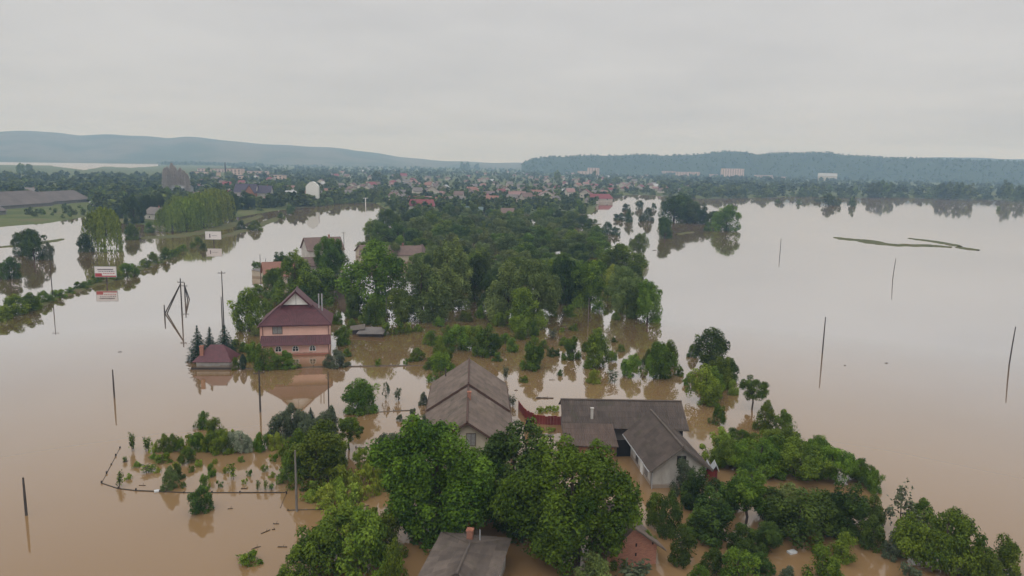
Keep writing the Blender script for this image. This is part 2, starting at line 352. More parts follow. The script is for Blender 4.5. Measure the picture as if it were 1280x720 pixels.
struct(link('far_lake', np_mesh('far_lake', np.array([(x, y, 0.02) for x, y in lake_xy]), np.array([list(range(len(lake_xy)))]))), 'structure')
m, n, l, p = new_mat('rippled_water'); p.inputs['Base Color'].default_value = (0.26, 0.22, 0.17, 1); p.inputs['Roughness'].default_value = 0.35; p.inputs['Specular IOR Level'].default_value = 1.0; p.inputs['IOR'].default_value = 1.6
bpy.data.objects['far_lake'].data.materials.append(m)
def hill(name, prof, d0, d1, d2, m, seed, rough):
    rng = np.random.default_rng(seed); px = np.linspace(prof[0][0], prof[-1][0], 260)
    py = np.interp(px, [q[0] for q in prof], [q[1] for q in prof])+0.35*np.sin(px*0.11+seed)+0.3*np.sin(px*0.043+2*seed); rows = 15; V = []
    ph = rng.uniform(0, 6, 8)
    for k in range(rows):
        t = k/(rows-1); f = math.sin(min(1, t/0.62)*PI/2)**1.4 if t <= 0.62 else math.cos((t-0.62)/0.38*PI/2)
        for i, (a, b) in enumerate(zip(px, py)):
            d = ray(a, b); d = d/math.hypot(d[0], d[1])
            hc = max(CAM_H+d[2]*d1, 2.0)
            dist = d0+(d1-d0)*t/0.62 if t <= 0.62 else d1+(d2-d1)*(t-0.62)/0.38
            wob = sum(math.sin(i*(0.07+0.09*j)+ph[j]+t*(3+2*j))/(1+j) for j in range(5))*rough*f*(1-f)*1.6
            hgt = hc*f*(1+0)+wob-1.0*(1-f)
            V.append((d[0]*dist, d[1]*dist, hgt))
    nx = len(px); ii, jj = np.meshgrid(np.arange(rows-1), np.arange(nx-1), indexing='ij'); q = (ii*nx+jj).ravel()
    V = np.array(V)
    return struct(link(name, np_mesh(name, V, np.stack([q, q+1, q+nx+1, q+nx], 1), smooth=True), m)), V.reshape(rows, nx, 3)
HL = [(-700, 176), (-300, 168), (-100, 166), (0, 165), (25, 163.5), (40, 163), (70, 166), (100, 169.5), (140, 168.5), (180, 170), (210, 172.5), (232, 171), (265, 174), (300, 178), (350, 181), (400, 184), (430, 186), (470, 191), (500, 195.5), (540, 200.5), (590, 202.5), (640, 203.2), (760, 205)]
HR = [(652, 204.6), (664, 199), (680, 196.5), (720, 195), (760, 194.8), (800, 193.6), (860, 194.5), (885, 191.5), (905, 190), (930, 189.6), (942, 191.5), (950, 193.3), (958, 191.6), (1000, 191), (1040, 191.5), (1060, 194.5), (1090, 196.2), (1130, 198), (1200, 200), (1280, 201.5), (1500, 206), (1800, 212)]
HF = [(1000, 205), (1080, 200), (1150, 197.2), (1200, 197), (1280, 199), (1500, 202), (1800, 208)]
_, HLv = hill('hill_range', HL, 3350, 4700, 5900, 'hill_land', 3, 22)
_, HRv = hill('wooded_hill', HR, 2400, 2800, 3500, 'hill_wood', 5, 6)
_, HFv = hill('far_hill', HF, 3700, 4700, 5600, 'hill_wood', 8, 8)

# low grass and mud strips that stand out of the flood
def strip(name, pts, wid, hgt, m='mud_grass', seed=0):
    rng = np.random.default_rng(seed); P = [at(*q) for q in pts]; V = []; Q = []
    t = np.linspace(0, len(P)-1, (len(P)-1)*10+1); C = np.array([[np.interp(k, range(len(P)), [p[a] for p in P]) for a in (0, 1)] for k in t])
    for i, c in enumerate(C):
        d = C[min(i+1, len(C)-1)]-C[max(i-1, 0)]; d /= np.linalg.norm(d); nn = np.array([-d[1], d[0]])
        e = min(i, len(C)-1-i)/len(C); w = wid*(0.35+0.65*min(1, e*6))*(0.75+0.5*rng.random())
        for s_, z in ((-1, -0.3), (-0.45, hgt*(0.6+0.6*rng.random())), (0.45, hgt*(0.6+0.6*rng.random())), (1, -0.3)):
            V.append((*(c+nn*w*s_*0.5), z))
        if i: Q += [((i-1)*4+k, (i-1)*4+k+1, i*4+k+1, i*4+k) for k in range(3)]
    return struct(link(name, np_mesh(name, V, Q, smooth=True), m))
strip('mud_bank', [(1045, 297), (1062, 299.5), (1085, 301), (1092, 304), (1120, 306.5), (1160, 307), (1190, 309)], 15, 0.3, seed=1)
strip('mud_bank', [(1136, 298), (1165, 301.5), (1185, 305), (1200, 308)], 9, 0.28, seed=2)
strip('mud_bank', [(1196, 309), (1222, 313)], 9, 0.28, seed=3)
strip('grass_strip', [(0, 309), (40, 306), (78, 299)], 8, 0.25, seed=4)
strip('grass_strip', [(-120, 418), (-40, 402), (10, 392), (50, 381), (100, 362), (150, 347), (180, 334), (210, 325)], 3.2, 0.3, seed=5)
strip('grass_strip', [(175, 298), (215, 296), (255, 290), (300, 278), (325, 270)], 14, 0.3, seed=6)
strip('grass_strip', [(250, 300), (285, 294), (322, 283), (352, 270)], 9, 0.25, seed=7)
strip('grass_strip', [(728, 283), (750, 280)], 9, 0.3, seed=8)
strip('grass_strip', [(846, 293), (866, 290)], 6, 0.25, seed=9)
strip('grass_strip', [(770, 365), (795, 345), (802, 325)], 7, 0.3, seed=10)

# ------------------------------------------------------------------ trees
def unit(v): return v/np.maximum(np.linalg.norm(v, axis=1, keepdims=True), 1e-6)
def leaves(rng, C, Nrm, size, aspect=0.6, tint=None, droop=None, curl=0.25):
    n = len(C); t = rng.normal(size=(n, 3)) if droop is None else droop+rng.normal(size=(n, 3))*0.25
    t = unit(t-Nrm*np.sum(t*Nrm, 1, keepdims=True)*(1 if droop is None else 0.0)); b = unit(np.cross(Nrm, t))
    s = size*rng.uniform(0.65, 1.35, (n, 1)); V = np.empty((n, 4, 3))
    V[:, 0] = C-t*s*0.5; V[:, 1] = C+b*s*aspect*0.5; V[:, 2] = C+t*s*0.5-Nrm*s*curl*0.5; V[:, 3] = C-b*s*aspect*0.5-Nrm*s*curl*0.3
    return V.reshape(-1, 3), np.arange(4*n).reshape(n, 4), (rng.random(n) if tint is None else tint)
def crown_pts(rng, Wd, H, z0, nl, ncl, nleaf, sigma, flat=1.0, spread=0.62, lobe=(0.24, 0.40)):
    # main lobes through the crown, smaller puffs standing out of the lobes, leaves on the puffs; gaps stay between them
    c = np.array([0, 0, (z0+H)/2]); ax = np.array([Wd/2, Wd/2, (H-z0)/2])
    L_ = unit(rng.normal(size=(nl, 3)))*rng.uniform(0.25, 1, (nl, 1))**0.6*spread
    L_[0] = (0, 0, 0.35); L_[:, 2] = np.clip(L_[:, 2]*flat, -0.75, 0.8)
    lr = rng.uniform(*lobe, nl); lr[0] = lobe[1]*1.05
    npf = max(10, ncl//6); K = rng.choice(nl, npf, p=lr**2/np.sum(lr**2)); d = unit(rng.normal(size=(npf, 3))+np.array([0, 0, 0.25])+unit(L_[K])*0.5)
    PC = L_[K]+d*lr[K][:, None]*rng.uniform(0.72, 1.12, (npf, 1)); PR = lr[K]*rng.uniform(0.32, 0.58, npf)
    D = np.linalg.norm(PC[:, None, :]-L_[None], axis=2)/lr[None]; keep = D.min(1) > 0.62
    PC, PR, K = PC[keep], PR[keep], K[keep]
    pt = np.clip(0.5+0.20*rng.normal(size=len(PC)), 0, 1); lt = rng.uniform(-0.12, 0.12, nl)
    n1 = int(nleaf*0.80); q = rng.choice(len(PC), n1, p=PR**2/np.sum(PR**2)); d1 = unit(rng.normal(size=(n1, 3))+np.array([0, 0, 0.35]))
    P1 = PC[q]+d1*PR[q][:, None]*rng.uniform(0.55, 1.12, (n1, 1))**0.7
    n2 = nleaf-n1; q2 = rng.choice(nl, n2, p=lr**2/np.sum(lr**2)); d2 = unit(rng.normal(size=(n2, 3))); P2 = L_[q2]+d2*lr[q2][:, None]*rng.uniform(0.7, 1.0, (n2, 1))
    P = np.vstack([P1, P2]); dd = np.vstack([d1, d2]); ti = np.concatenate([pt[q]*0.65+rng.random(n1)*0.35+lt[K[q]], 0.25+rng.random(n2)*0.4+lt[q2]])
    P = P*ax+c+rng.normal(size=P.shape)*sigma*0.25; ok = P[:, 2] > max(z0*0.9, -0.35)
    P, dd, ti = P[ok], dd[ok], np.clip(ti[ok], 0, 1)
    Nn = unit(dd*0.9+rng.normal(size=P.shape)*0.45+np.array([0, 0, 0.35]))
    return P, Nn, ti, L_*ax+c, lr*Wd/2
def trunk_mesh(name, H, base_r, tops, rng, fork=0.35, deep=1.6, sides=6):
    mb = MB(); hz = H*fork
    mb.tube([(0, 0, -deep), (0.02*H*rng.normal(), 0.02*H*rng.normal(), hz*0.5), (0, 0, hz), (0, 0, H*0.72)], [base_r*1.25, base_r, base_r*0.8, base_r*0.25], sides)
    for tp in tops:
        a = np.array([0, 0, hz*rng.uniform(0.65, 1.1)]); b = np.asarray(tp); mid = a*0.5+b*0.5+np.array([0, 0, 0.05*H])+rng.normal(size=3)*0.02*H
        mb.tube([a, mid, b], [base_r*0.5, base_r*0.3, base_r*0.08], 5)
    return mb.mesh(name)
PROTO = {}
def proto(kind, leaf, variants): PROTO[kind] = (leaf, variants)
def broad(kind, leaf, seeds, Wd, H, z0, nl, ncl, n, size, sigma, **kw):
    vs = []
    tk = {k: kw.pop(k) for k in ('base_r', 'fork') if k in kw}
    for s in seeds:
        rng = np.random.default_rng(s); C, Nn, ti, Lc, lr = crown_pts(rng, Wd, H, z0, nl, ncl, n, sigma, **kw)
        V, Q, T = leaves(rng, C, Nn, size, tint=ti)
        vs.append((trunk_mesh('trunk', H, tk.get('base_r', Wd*0.026), Lc[:7], rng, tk.get('fork', 0.3)), np_mesh('crown', V, Q, T), Wd, H, (V, Q, T)))
    proto(kind, leaf, vs)
broad('walnut', 'leaf_walnut', (11, 12), 12.0, 12.5, -2.5, 26, 900, 42000, 0.28, 0.34, lobe=(0.20, 0.34), spread=0.70)
broad('tree', 'leaf_green', (21, 22, 23, 24, 25), 9.0, 10.0, -2.6, 20, 760, 17000, 0.30, 0.31, lobe=(0.20, 0.36), spread=0.70)
PROTO['dark_tree'] = ('leaf_dark', [(a, b, c, d, e) for a, b, c, d, e in PROTO['tree'][1]])
PROTO['pale_tree'] = ('leaf_willow', [(a, b, c, d, e) for a, b, c, d, e in PROTO['tree'][1]])
broad('orchard', 'leaf_green', (31, 32, 33, 34), 5.0, 5.2, -2.0, 16, 420, 9500, 0.20, 0.20, lobe=(0.26, 0.42), spread=0.58, base_r=0.11)
PROTO['orchard_dark'] = ('leaf_dark', [(a, b, c, d, e) for a, b, c, d, e in PROTO['orchard'][1]])
broad('trunked', 'leaf_green', (41, 42), 5.0, 6.0, 0.9, 14, 330, 7500, 0.20, 0.22, lobe=(0.24, 0.40), spread=0.62, base_r=0.12, fork=0.42)
broad('umbrella', 'leaf_green', (45, 46, 47), 10.0, 6.2, -1.8, 22, 760, 19000, 0.24, 0.30, lobe=(0.18, 0.32), flat=0.55, spread=0.72, base_r=0.22, fork=0.3)
broad('bush', 'leaf_green', (51, 52, 53, 54), 4.0, 3.0, -1.6, 15, 330, 6000, 0.17, 0.17, lobe=(0.26, 0.42), spread=0.58, base_r=0.06)
for nm, lf in (('bush_dark', 'leaf_dark'), ('bush_lime', 'leaf_lime'), ('bush_grey', 'leaf_grey'), ('bush_pale', 'leaf_willow'), ('bush_blossom', 'leaf_blossom')):
    PROTO[nm] = (lf, [(a, b, c, d, e) for a, b, c, d, e in PROTO['bush'][1]])
broad('sparse', 'leaf_grey', (61, 62), 3.4, 3.6, -0.8, 9, 60, 750, 0.26, 0.22, base_r=0.06, spread=0.75)
broad('low_plant', 'leaf_lime', (65, 66, 67), 3.0, 1.2, -0.7, 12, 100, 1700, 0.18, 0.20, base_r=0.03, spread=0.8)
PROTO['low_green'] = ('leaf_green', [(a, b, c, d, e) for a, b, c, d, e in PROTO['low_plant'][1]])
broad('far', 'leaf_far', (71, 72, 73, 74, 75), 9.0, 9.0, -3.5, 13, 190, 1500, 0.85, 0.55, base_r=0.2)
broad('tiny', 'leaf_far', (76, 77, 78), 9.0, 8.0, -4.0, 8, 50, 85, 2.8, 0.8, base_r=0.2)
broad('poplar', 'leaf_far', (81, 82), 6.0, 19.0, -3, 13, 160, 1500, 1.0, 0.5, base_r=0.25, lobe=(0.35, 0.55), spread=0.6)
def willow(seed, Wd, H, n, size):
    rng = np.random.default_rng(seed); ns = n//16
    a = rng.uniform(0, 2*PI, ns); r = Wd/2*np.sqrt(rng.uniform(0.04, 1, ns)); lob = 1+0.18*np.sin(a*3+rng.uniform(0, 6))
    topz = H*(0.58+0.42*np.sqrt(np.clip(1-(r/(Wd/2))**2, 0, 1)))*rng.uniform(0.84, 1.02, ns)
    ln = H*rng.uniform(0.25, 0.95, ns)*(0.35+0.65*r/(Wd/2)); s = np.tile(np.linspace(0, 1, 16), (ns, 1))
    x = (r*lob*np.cos(a))[:, None]*(1+0.10*s); y = (r*lob*np.sin(a))[:, None]*(1+0.10*s); z = topz[:, None]-ln[:, None]*s**1.3
    C = np.stack([x, y, np.maximum(z, 0.05*H)], 2).reshape(-1, 3)+rng.normal(size=(ns*16, 3))*0.12
    od = np.stack([np.cos(a), np.sin(a), 0.6+0*a], 1); Nn = unit(np.repeat(od, 16, 0)+rng.normal(size=(ns*16, 3))*0.45)
    ti = np.clip(np.repeat(0.5+0.25*rng.normal(size=ns), 16)*0.75+0.25*rng.random(ns*16), 0, 1)
    V, Q, T = leaves(rng, C, Nn, size, 0.42, ti, droop=np.tile([0, 0, -1.], (ns*16, 1)))
    tops = [(Wd*0.28*math.cos(k), Wd*0.28*math.sin(k), H*0.75) for k in (0.3, 1.6, 2.7, 3.9, 5.2)]
    return (trunk_mesh('trunk', H, Wd*0.035, tops, rng, 0.3), np_mesh('crown', V, Q, T), Wd, H, (V, Q, T))
proto('weeping', 'leaf_weeping', [willow(s, 9.0, 11.0, 9600, 0.60) for s in (91, 92, 93)])
def spruce(seed, Wd, H, tiers):
    rng = np.random.default_rng(seed); C = []; Nn = []; D = []
    for k in range(tiers):
        f = k/(tiers-1); z = H*(0.06+0.93*f); R = Wd/2*(1-f)**0.9*rng.uniform(0.85, 1.1)+0.05; m = max(4, int(13*(1-f)+4)); o = rng.uniform(0, 6)
        for j in range(m):
            a = o+2*PI*j/m+rng.normal()*0.12; dv = np.array([math.cos(a), math.sin(a), 0]); Rj = R*rng.uniform(0.75, 1.1)
            for q in np.linspace(0.15, 1, max(3, int(Rj/0.16))):
                for _ in range(2):
                    C.append(dv*Rj*q+np.array([0, 0, z-0.28*Rj*q**1.5])+rng.normal(size=3)*0.06); Nn.append(np.array([0, 0, 1])+dv*0.3+rng.normal(size=3)*0.4); D.append(dv-np.array([0, 0, 0.35]))
    C, Nn, D = np.array(C), unit(np.array(Nn)), np.array(D)
    V, Q, T = leaves(rng, C, Nn, 0.34, 0.45, droop=D)
    return (trunk_mesh('trunk', H, 0.10, [], rng, 0.5), np_mesh('crown', V, Q, T), Wd*0.72, H, (V, Q, T))
proto('spruce', 'leaf_spruce', [spruce(s, 4.6, 7.0, 24) for s in (101, 102)])
def column(seed):
    rng = np.random.default_rng(seed); n = 1400; f = rng.random(n); a = rng.uniform(0, 2*PI, n); R = 0.5*np.sin(np.clip(f*0.93+0.07, 0, 1)*PI)**0.6
    C = np.stack([R*np.cos(a), R*np.sin(a), f*2.4], 1)+rng.normal(size=(n, 3))*0.05; Nn = unit(np.stack([np.cos(a), np.sin(a), 0.2+0*a], 1)+rng.normal(size=(n, 3))*0.4)
    V, Q, T = leaves(rng, C, Nn, 0.16, 0.5, droop=np.tile([0, 0, 1.], (n, 1)))
    return (trunk_mesh('trunk', 2.4, 0.05, [], rng, 0.5), np_mesh('crown', V, Q, T), 1.1, 2.5, (V, Q, T))
proto('thuja', 'leaf_spruce', [column(105)])
def sapling(seed, n_stem):
    rng = np.random.default_rng(seed); mb = MB(); C = []
    for k in range(n_stem):
        a = rng.uniform(0, 6.3); t = np.array([0.55*math.cos(a)*rng.uniform(.3, 1), 0.55*math.sin(a)*rng.uniform(.3, 1), rng.uniform(1.5, 2.1)]); b = t*np.array([.35, .35, 0])
        mb.tube([(b[0], b[1], -1), (b*0.5+t*0.5), t], [0.03, 0.025, 0.01], 4)
        for q in np.linspace(0.25, 1, 15):
            for _ in range(4): C.append(b+(t-b)*q+rng.normal(size=3)*0.12)
    C = np.array(C); Nn = unit(rng.normal(size=C.shape)+np.array([0, 0, .5])); V, Q, T = leaves(rng, C, Nn, 0.24, 0.45)
    return (mb.mesh('trunk'), np_mesh('crown', V, Q, T), 1.3, 2.1, (V, Q, T))
proto('sapling', 'leaf_grey', [sapling(s, k) for s, k in ((111, 3), (112, 5), (113, 6))])
PROTO['sapling_green'] = ('leaf_green', [(a, b, c, d, e) for a, b, c, d, e in PROTO['sapling'][1]])
def bare(seed):
    rng = np.random.default_rng(seed); H = 22.0; mb = MB(); mb.tube([(0, 0, -1), (0, 0, 9), (0, 0, H)], [0.45, 0.3, 0.05], 6)
    n = 2600; f = rng.random(n)**0.8; a = rng.uniform(0, 2*PI, n); R = 2.6*np.sin(np.clip(f*0.9+0.1, 0, 1)*PI)**0.5*rng.uniform(0.1, 1, n)
    C = np.stack([R*np.cos(a), R*np.sin(a), 2+f*(H-2.5)], 1); Nn = unit(rng.normal(size=(n, 3))*np.array([1, 1, 0.2]))
    V, Q, T = leaves(rng, C, Nn, 1.7, 0.07, droop=np.stack([0.25*np.cos(a), 0.25*np.sin(a), 1+0*a], 1))
    return (mb.mesh('trunk'), np_mesh('crown', V, Q, T), 5.4, H, (V, Q, T))
proto('bare', 'leaf_bare', [bare(s) for s in (121, 122)])
for k, (lf, vs) in PROTO.items():
    for tm, cm, *_ in vs:
        if not tm.materials: tm.materials.append(MATS['bark'])
        if not cm.materials: cm.materials.append(MATS[lf])
def dress(o, lf):
    if o.data.materials[0] is not MATS[lf]:
        o.material_slots[0].link = 'OBJECT'; o.material_slots[0].material = MATS[lf]
    return o
RND = random.Random(7)
def tree_m(kind, x, y, wid, hgt, label, cat, group=None, name=None, z=0.0, parts=True, rnd=RND, lean=0.0):
    lf, vs = PROTO[kind]; tm, cm, Wd, H, _ = vs[rnd.randrange(len(vs))]
    s = (wid/Wd, wid/Wd*rnd.uniform(0.9, 1.1), hgt/H)
    r = tag(link(name or cat.replace(' ', '_'), None if parts else cm, None, None, (x, y, z), rnd.uniform(0, 2*PI)), label, cat, group)
    r.scale = s
    if lean: r.rotation_euler = (rnd.uniform(-lean, lean), rnd.uniform(-lean, lean), r.rotation_euler[2])
    if not parts: dress(r, lf)
    if parts: link('trunk', tm, None, r); dress(link('crown', cm, None, r), lf)
    return r
def tree(kind, px, py, w, h, label, cat, group=None, name=None, parts=True, z=0.0):
    p = at(px, py, z); g = depth(p)/F
    return tree_m(kind, p[0], p[1]+w*g*0.25, w*g*1.10, h*g*1.08, label, cat, group, name, z, parts, lean=0.05)
LOOK = {'dark_tree': 'with dark leaves', 'pale_tree': 'with pale feathery leaves', 'tree': 'with a full crown', 'walnut': 'with a broad crown', 'orchard': 'with a round crown', 'orchard_dark': 'with a dark round crown', 'trunked': 'on a visible trunk',
        'bush': 'grown low and bushy', 'bush_dark': 'with dark bushy leaves', 'bush_lime': 'with lime leaves', 'bush_grey': 'with grey leaves', 'bush_pale': 'with pale leaves', 'sparse': 'with sparse twigs', 'sapling': 'with thin upright stems', 'low_green': 'spreading flat'}
LANDMARKS = {k: at(*v) for k, v in {'the red fence': (676, 530), 'the grey concrete pole': (371, 639), 'the red outhouse': (889, 601), 'the brick hut': (803, 707), 'the low chimney roof': (580, 690), 'the maroon hut': (266, 461),
    'the sunken shed': (463, 421), 'the strutted pole': (227, 391), 'the red-printed billboard': (133, 355), 'the plain billboard': (267, 305), 'the white gable': (840, 606), 'the half-bare tree': (1130, 668), 'the tall lake pole': (1028, 441),
    'the concrete box': (322, 347), 'the white farmhouse': (187, 275), 'the grove-edge pole': (735, 408), 'the lone willow': (127, 314), 'the drifting log': (681, 498), 'the round lone tree': (447, 518), 'the plank shed': (432, 370), 'the lakeside bare trunks': (942, 514), 'the spreading lake-edge tree': (1197, 726), 'the grey grove pole': (483, 402), 'the fence corner': (127, 604)}.items()}
def trees(spec, label, cat, group, kind, name=None, parts=True):
    sets = {}
    for s in spec:
        k = s[4] if len(s) > 4 else kind
        q = '' if k == kind else ' '+LOOK[k]
        sets.setdefault(q, []).append((tree(k, *s[:4], label+q, cat, group+q, name, parts), at(*s[:2])))
    for q, items in sets.items():
        free = list(items)
        for nm, mark in LANDMARKS.items():
            if len(items) < 2 or len(free) < 2 or len((label+q+' nearest '+nm).split()) > 16: continue
            best = min(items, key=lambda e: float(np.linalg.norm(e[1]-mark)))
            if any(best[0] is e[0] for e in free) and np.linalg.norm(best[1]-mark) < 14+0.06*np.linalg.norm(mark):
                best[0]['label'] = label+q+' nearest '+nm; free = [e for e in free if e[0] is not best[0]]

# --- trees standing close by, each with its own look
tree('walnut', 547, 690, 164, 162, 'big bright green walnut tree hiding the front of the long grey-roofed house', 'tree', name='walnut_tree')
tree('walnut', 720, 732, 172, 172, 'biggest walnut tree, between the brick hut and the low bottom roof', 'tree', name='walnut_tree')
tree('dark_tree', 640, 668, 128, 132, 'dark tree wedged between the two big walnut trees', 'tree', name='broadleaf_tree')
tree('tree', 612, 622, 74, 66, 'small green tree beside the gable of the long grey-roofed house', 'tree', name='broadleaf_tree')
tree('orchard', 447, 518, 58, 42, 'round bright green tree alone in the water behind the thicket of garden bushes', 'tree', name='fruit_tree')
tree('trunked', 436, 566, 40, 42, 'small fruit tree with a visible trunk at the edge of the thicket', 'tree', name='fruit_tree')
tree('bush_dark', 247, 643, 42, 30, 'dark round bush outside the low submerged garden fence', 'bush', name='bush')
tree('low_green', 308, 708, 38, 16, 'drifting tuft of grass alone on the open muddy water', 'grass tuft', name='grass_tuft')
tree('orchard_dark', 890, 462, 52, 50, 'near-black leafy tree at the lake end of the orchard row', 'tree', name='fruit_tree')
tree('trunked', 942, 514, 36, 40, 'small tree on thin bare trunks between the lake and the thicket', 'tree', name='fruit_tree')
tree('bush_lime', 743, 480, 20, 19, 'small yellow-green bush in front of the orchard trees', 'bush', name='bush')
tree('sapling', 766, 481, 18, 17, 'pale spiky young tree beside the yellow-green bush', 'sapling', name='sapling')
tree('orchard', 307, 416, 48, 54, 'open-crowned tree beside the pink house, over the spruces', 'tree', name='broadleaf_tree')
tree('spruce', 246, 452, 22, 41, 'tallest dark spruce behind the chimney of the maroon hut', 'spruce', name='spruce_tree')
tree('spruce', 261, 450, 18, 38, 'slender spruce behind the middle of the maroon roof', 'spruce', name='spruce_tree')
tree('spruce', 279, 446, 24, 36, 'bushy spruce between the maroon hut and the open-crowned tree', 'spruce', name='spruce_tree')
tree('spruce', 387, 530, 13, 19, 'tiny blue-green spruce at the back edge of the garden bushes', 'spruce', name='spruce_tree')
tree('thuja', 303, 462, 8, 18, 'narrow dark column thuja beside the maroon hut', 'thuja', name='thuja')
tree('bush', 293, 463, 11, 16, 'pointed green shrub against the wall of the maroon hut', 'bush', name='bush')
tree('weeping', 127, 314, 40, 50, 'yellow-green weeping willow standing in the flooded field', 'willow', name='willow_tree')
tree('orchard_dark', 104, 315, 22, 23, 'dark bush hugging the foot of the lone weeping willow', 'bush', name='bush')
tree('sparse', 1130, 668, 44, 62, 'thin grey half-bare tree between the thicket and the lake-edge tree', 'tree', name='bare_tree')
tree('umbrella', 1197, 726, 124, 96, 'spreading green tree alone at the muddy lake edge', 'tree', name='broadleaf_tree')
tree('bush', 1160, 668, 44, 38, 'light green bush behind the spreading lake-edge tree', 'bush', name='bush')
tree('bush', 1262, 728, 60, 52, 'bright bush next to the spreading lake-edge tree', 'bush', name='bush')
tree('bush_grey', 856, 622, 42, 48, 'grey-green tree against the white gable wall', 'tree', name='fruit_tree')
tree('dark_tree', 832, 298, 24, 26, 'dark round tree alone in the water before the wooded islet', 'tree', name='broadleaf_tree')
tree('tree', 911, 289, 40, 33, 'broad bright tree at the lake end of the wooded islet', 'tree', name='broadleaf_tree')
tree('bush', 886, 289, 13, 11, 'small round bush under the broad tree on the wooded islet', 'bush', name='bush')

# --- thickets and rows
trees([(395, 738, 84, 74), (452, 726, 92, 84), (425, 700, 80, 60), (480, 700, 60, 55), (372, 735, 55, 45), (488, 742, 40, 60)], 'leafy bush in the thicket beside the low roof with the chimney', 'bush', 'thicket beside the low roof', 'bush')
trees([(415, 662, 40, 18), (440, 656, 45, 25), (460, 670, 50, 30)], 'low green plants in the water behind the thicket by the low roof', 'plant', 'low plants behind the thicket', 'low_green', 'garden_plant')
trees([(392, 612, 74, 66), (372, 592, 50, 48), (400, 580, 62, 50), (362, 605, 40, 40), (418, 588, 42, 40)], 'dense dark green bush in the garden thicket', 'bush', 'dense garden thicket', 'bush')
trees([(345, 552, 34, 34, 'bush_grey'), (362, 545, 40, 36), (378, 552, 36, 36), (403, 552, 34, 36), (412, 540, 28, 28), (390, 560, 36, 34), (342, 562, 20, 22, 'bush_lime'), (372, 536, 24, 20, 'bush_grey')], 'loose grey-green shrub along the back edge of the garden thicket', 'shrub', 'shrubs behind the garden thicket', 'bush_grey', 'shrub')
trees([(400, 598, 40, 24), (420, 605, 44, 30), (440, 612, 44, 24), (462, 606, 38, 36), (455, 590, 30, 30), (405, 632, 44, 22), (432, 635, 48, 28), (478, 596, 36, 34), (395, 622, 30, 14)], 'bright lime green plants beside the garden thicket', 'plant', 'lime green garden plants', 'low_plant', 'garden_plant')
trees([(472, 585, 26, 28, 'bush'), (495, 590, 44, 44), (480, 572, 30, 28), (515, 566, 32, 50, 'sparse'), (508, 588, 34, 40), (503, 560, 20, 26, 'sparse'), (528, 556, 20, 36)], 'grey-green willowy shrub beside the long grey-roofed house', 'shrub', 'willowy shrubs by the long house', 'bush_grey', 'shrub')
trees([(482, 500, 12, 24, 'sparse'), (497, 502, 14, 18, 'sparse'), (516, 524, 14, 14), (528, 507, 14, 16), (500, 527, 10, 8), (455, 508, 12, 12)], 'straggly half-bare shrub in the water beside the long house', 'shrub', 'straggly shrubs behind the long house', 'bush_grey', 'shrub')
# garden plot
trees([(203, 565, 20, 22), (213, 566, 20, 20), (244, 565, 26, 22), (251, 538, 26, 20), (266, 552, 34, 28), (262, 566, 30, 28), (275, 568, 32, 30), (322, 566, 22, 22), (233, 580, 24, 18), (245, 560, 20, 18), (225, 566, 14, 16)], 'green currant bush in the row along the back of the flooded garden plot', 'bush', 'bush row of the garden plot', 'bush')
trees([(286, 566, 24, 24), (298, 566, 26, 25), (308, 566, 18, 20)], 'pale blossoming shrub in the bush row of the flooded garden plot', 'shrub', 'blossoming shrubs in the garden plot', 'bush_blossom', 'shrub')
trees([(210, 614, 28, 26, 'bush_pale'), (220, 600, 18, 20, 'bush_dark'), (263, 596, 16, 16), (254, 614, 15, 22), (200, 579, 30, 11, 'low_green')], 'low shrub standing alone inside the flooded garden plot', 'shrub', 'single shrubs in the garden plot', 'bush', 'shrub')
trees([(165, 565, 9, 24), (183, 565, 11, 18), (222, 564, 12, 18), (145, 610, 16, 20), (291, 600, 14, 22), (320, 614, 9, 13), (330, 614, 9, 13), (183, 594, 22, 10), (338, 613, 8, 8), (156, 578, 7, 7)], 'young spindly sapling rising from the flooded garden plot', 'sapling', 'saplings in the garden plot', 'sapling_green', 'sapling')
# around the pink house
trees([(322, 464, 30, 30), (337, 463, 24, 24), (357, 462, 34, 20), (313, 452, 22, 26, 'bush'), (346, 462, 16, 14)], 'green bush along the submerged fence before the pink house', 'bush', 'bushes before the pink house', 'bush')
trees([(420, 460, 30, 22), (410, 460, 18, 16)], 'light grey-green shrub at the corner of the pink house fence', 'shrub', 'shrubs at the fence corner', 'bush_grey', 'shrub')
trees([(426, 432, 30, 22), (294, 436, 15, 11), (433, 446, 12, 10), (318, 368, 26, 12), (330, 395, 22, 20), (318, 420, 20, 12, 'bush_pale'), (303, 440, 14, 12)], 'small bush in the flooded yard round the pink house', 'bush', 'yard bushes round the pink house', 'bush')
trees([(470, 458, 12, 11), (507, 457, 9, 7), (640, 508, 10, 14, 'sapling'), (632, 475, 9, 17, 'sapling'), (485, 420, 30, 18), (505, 417, 28, 14), (522, 415, 16, 10)], 'tuft of green plants poking out of the brown water', 'plant', 'plant tufts in the brown water', 'low_green', 'garden_plant')
trees([(366, 382, 58, 66), (340, 372, 34, 36, 'tree'), (398, 380, 60, 42, 'bush'), (375, 385, 40, 26, 'bush_dark'), (345, 378, 30, 24, 'bush'), (412, 350, 52, 54, 'walnut'), (350, 334, 26, 18, 'orchard_dark'), (320, 342, 14, 15, 'trunked'), (335, 343, 10, 8, 'bush')], 'leafy tree in the yards behind the pink house', 'tree', 'yard trees behind the pink house', 'tree', 'broadleaf_tree')
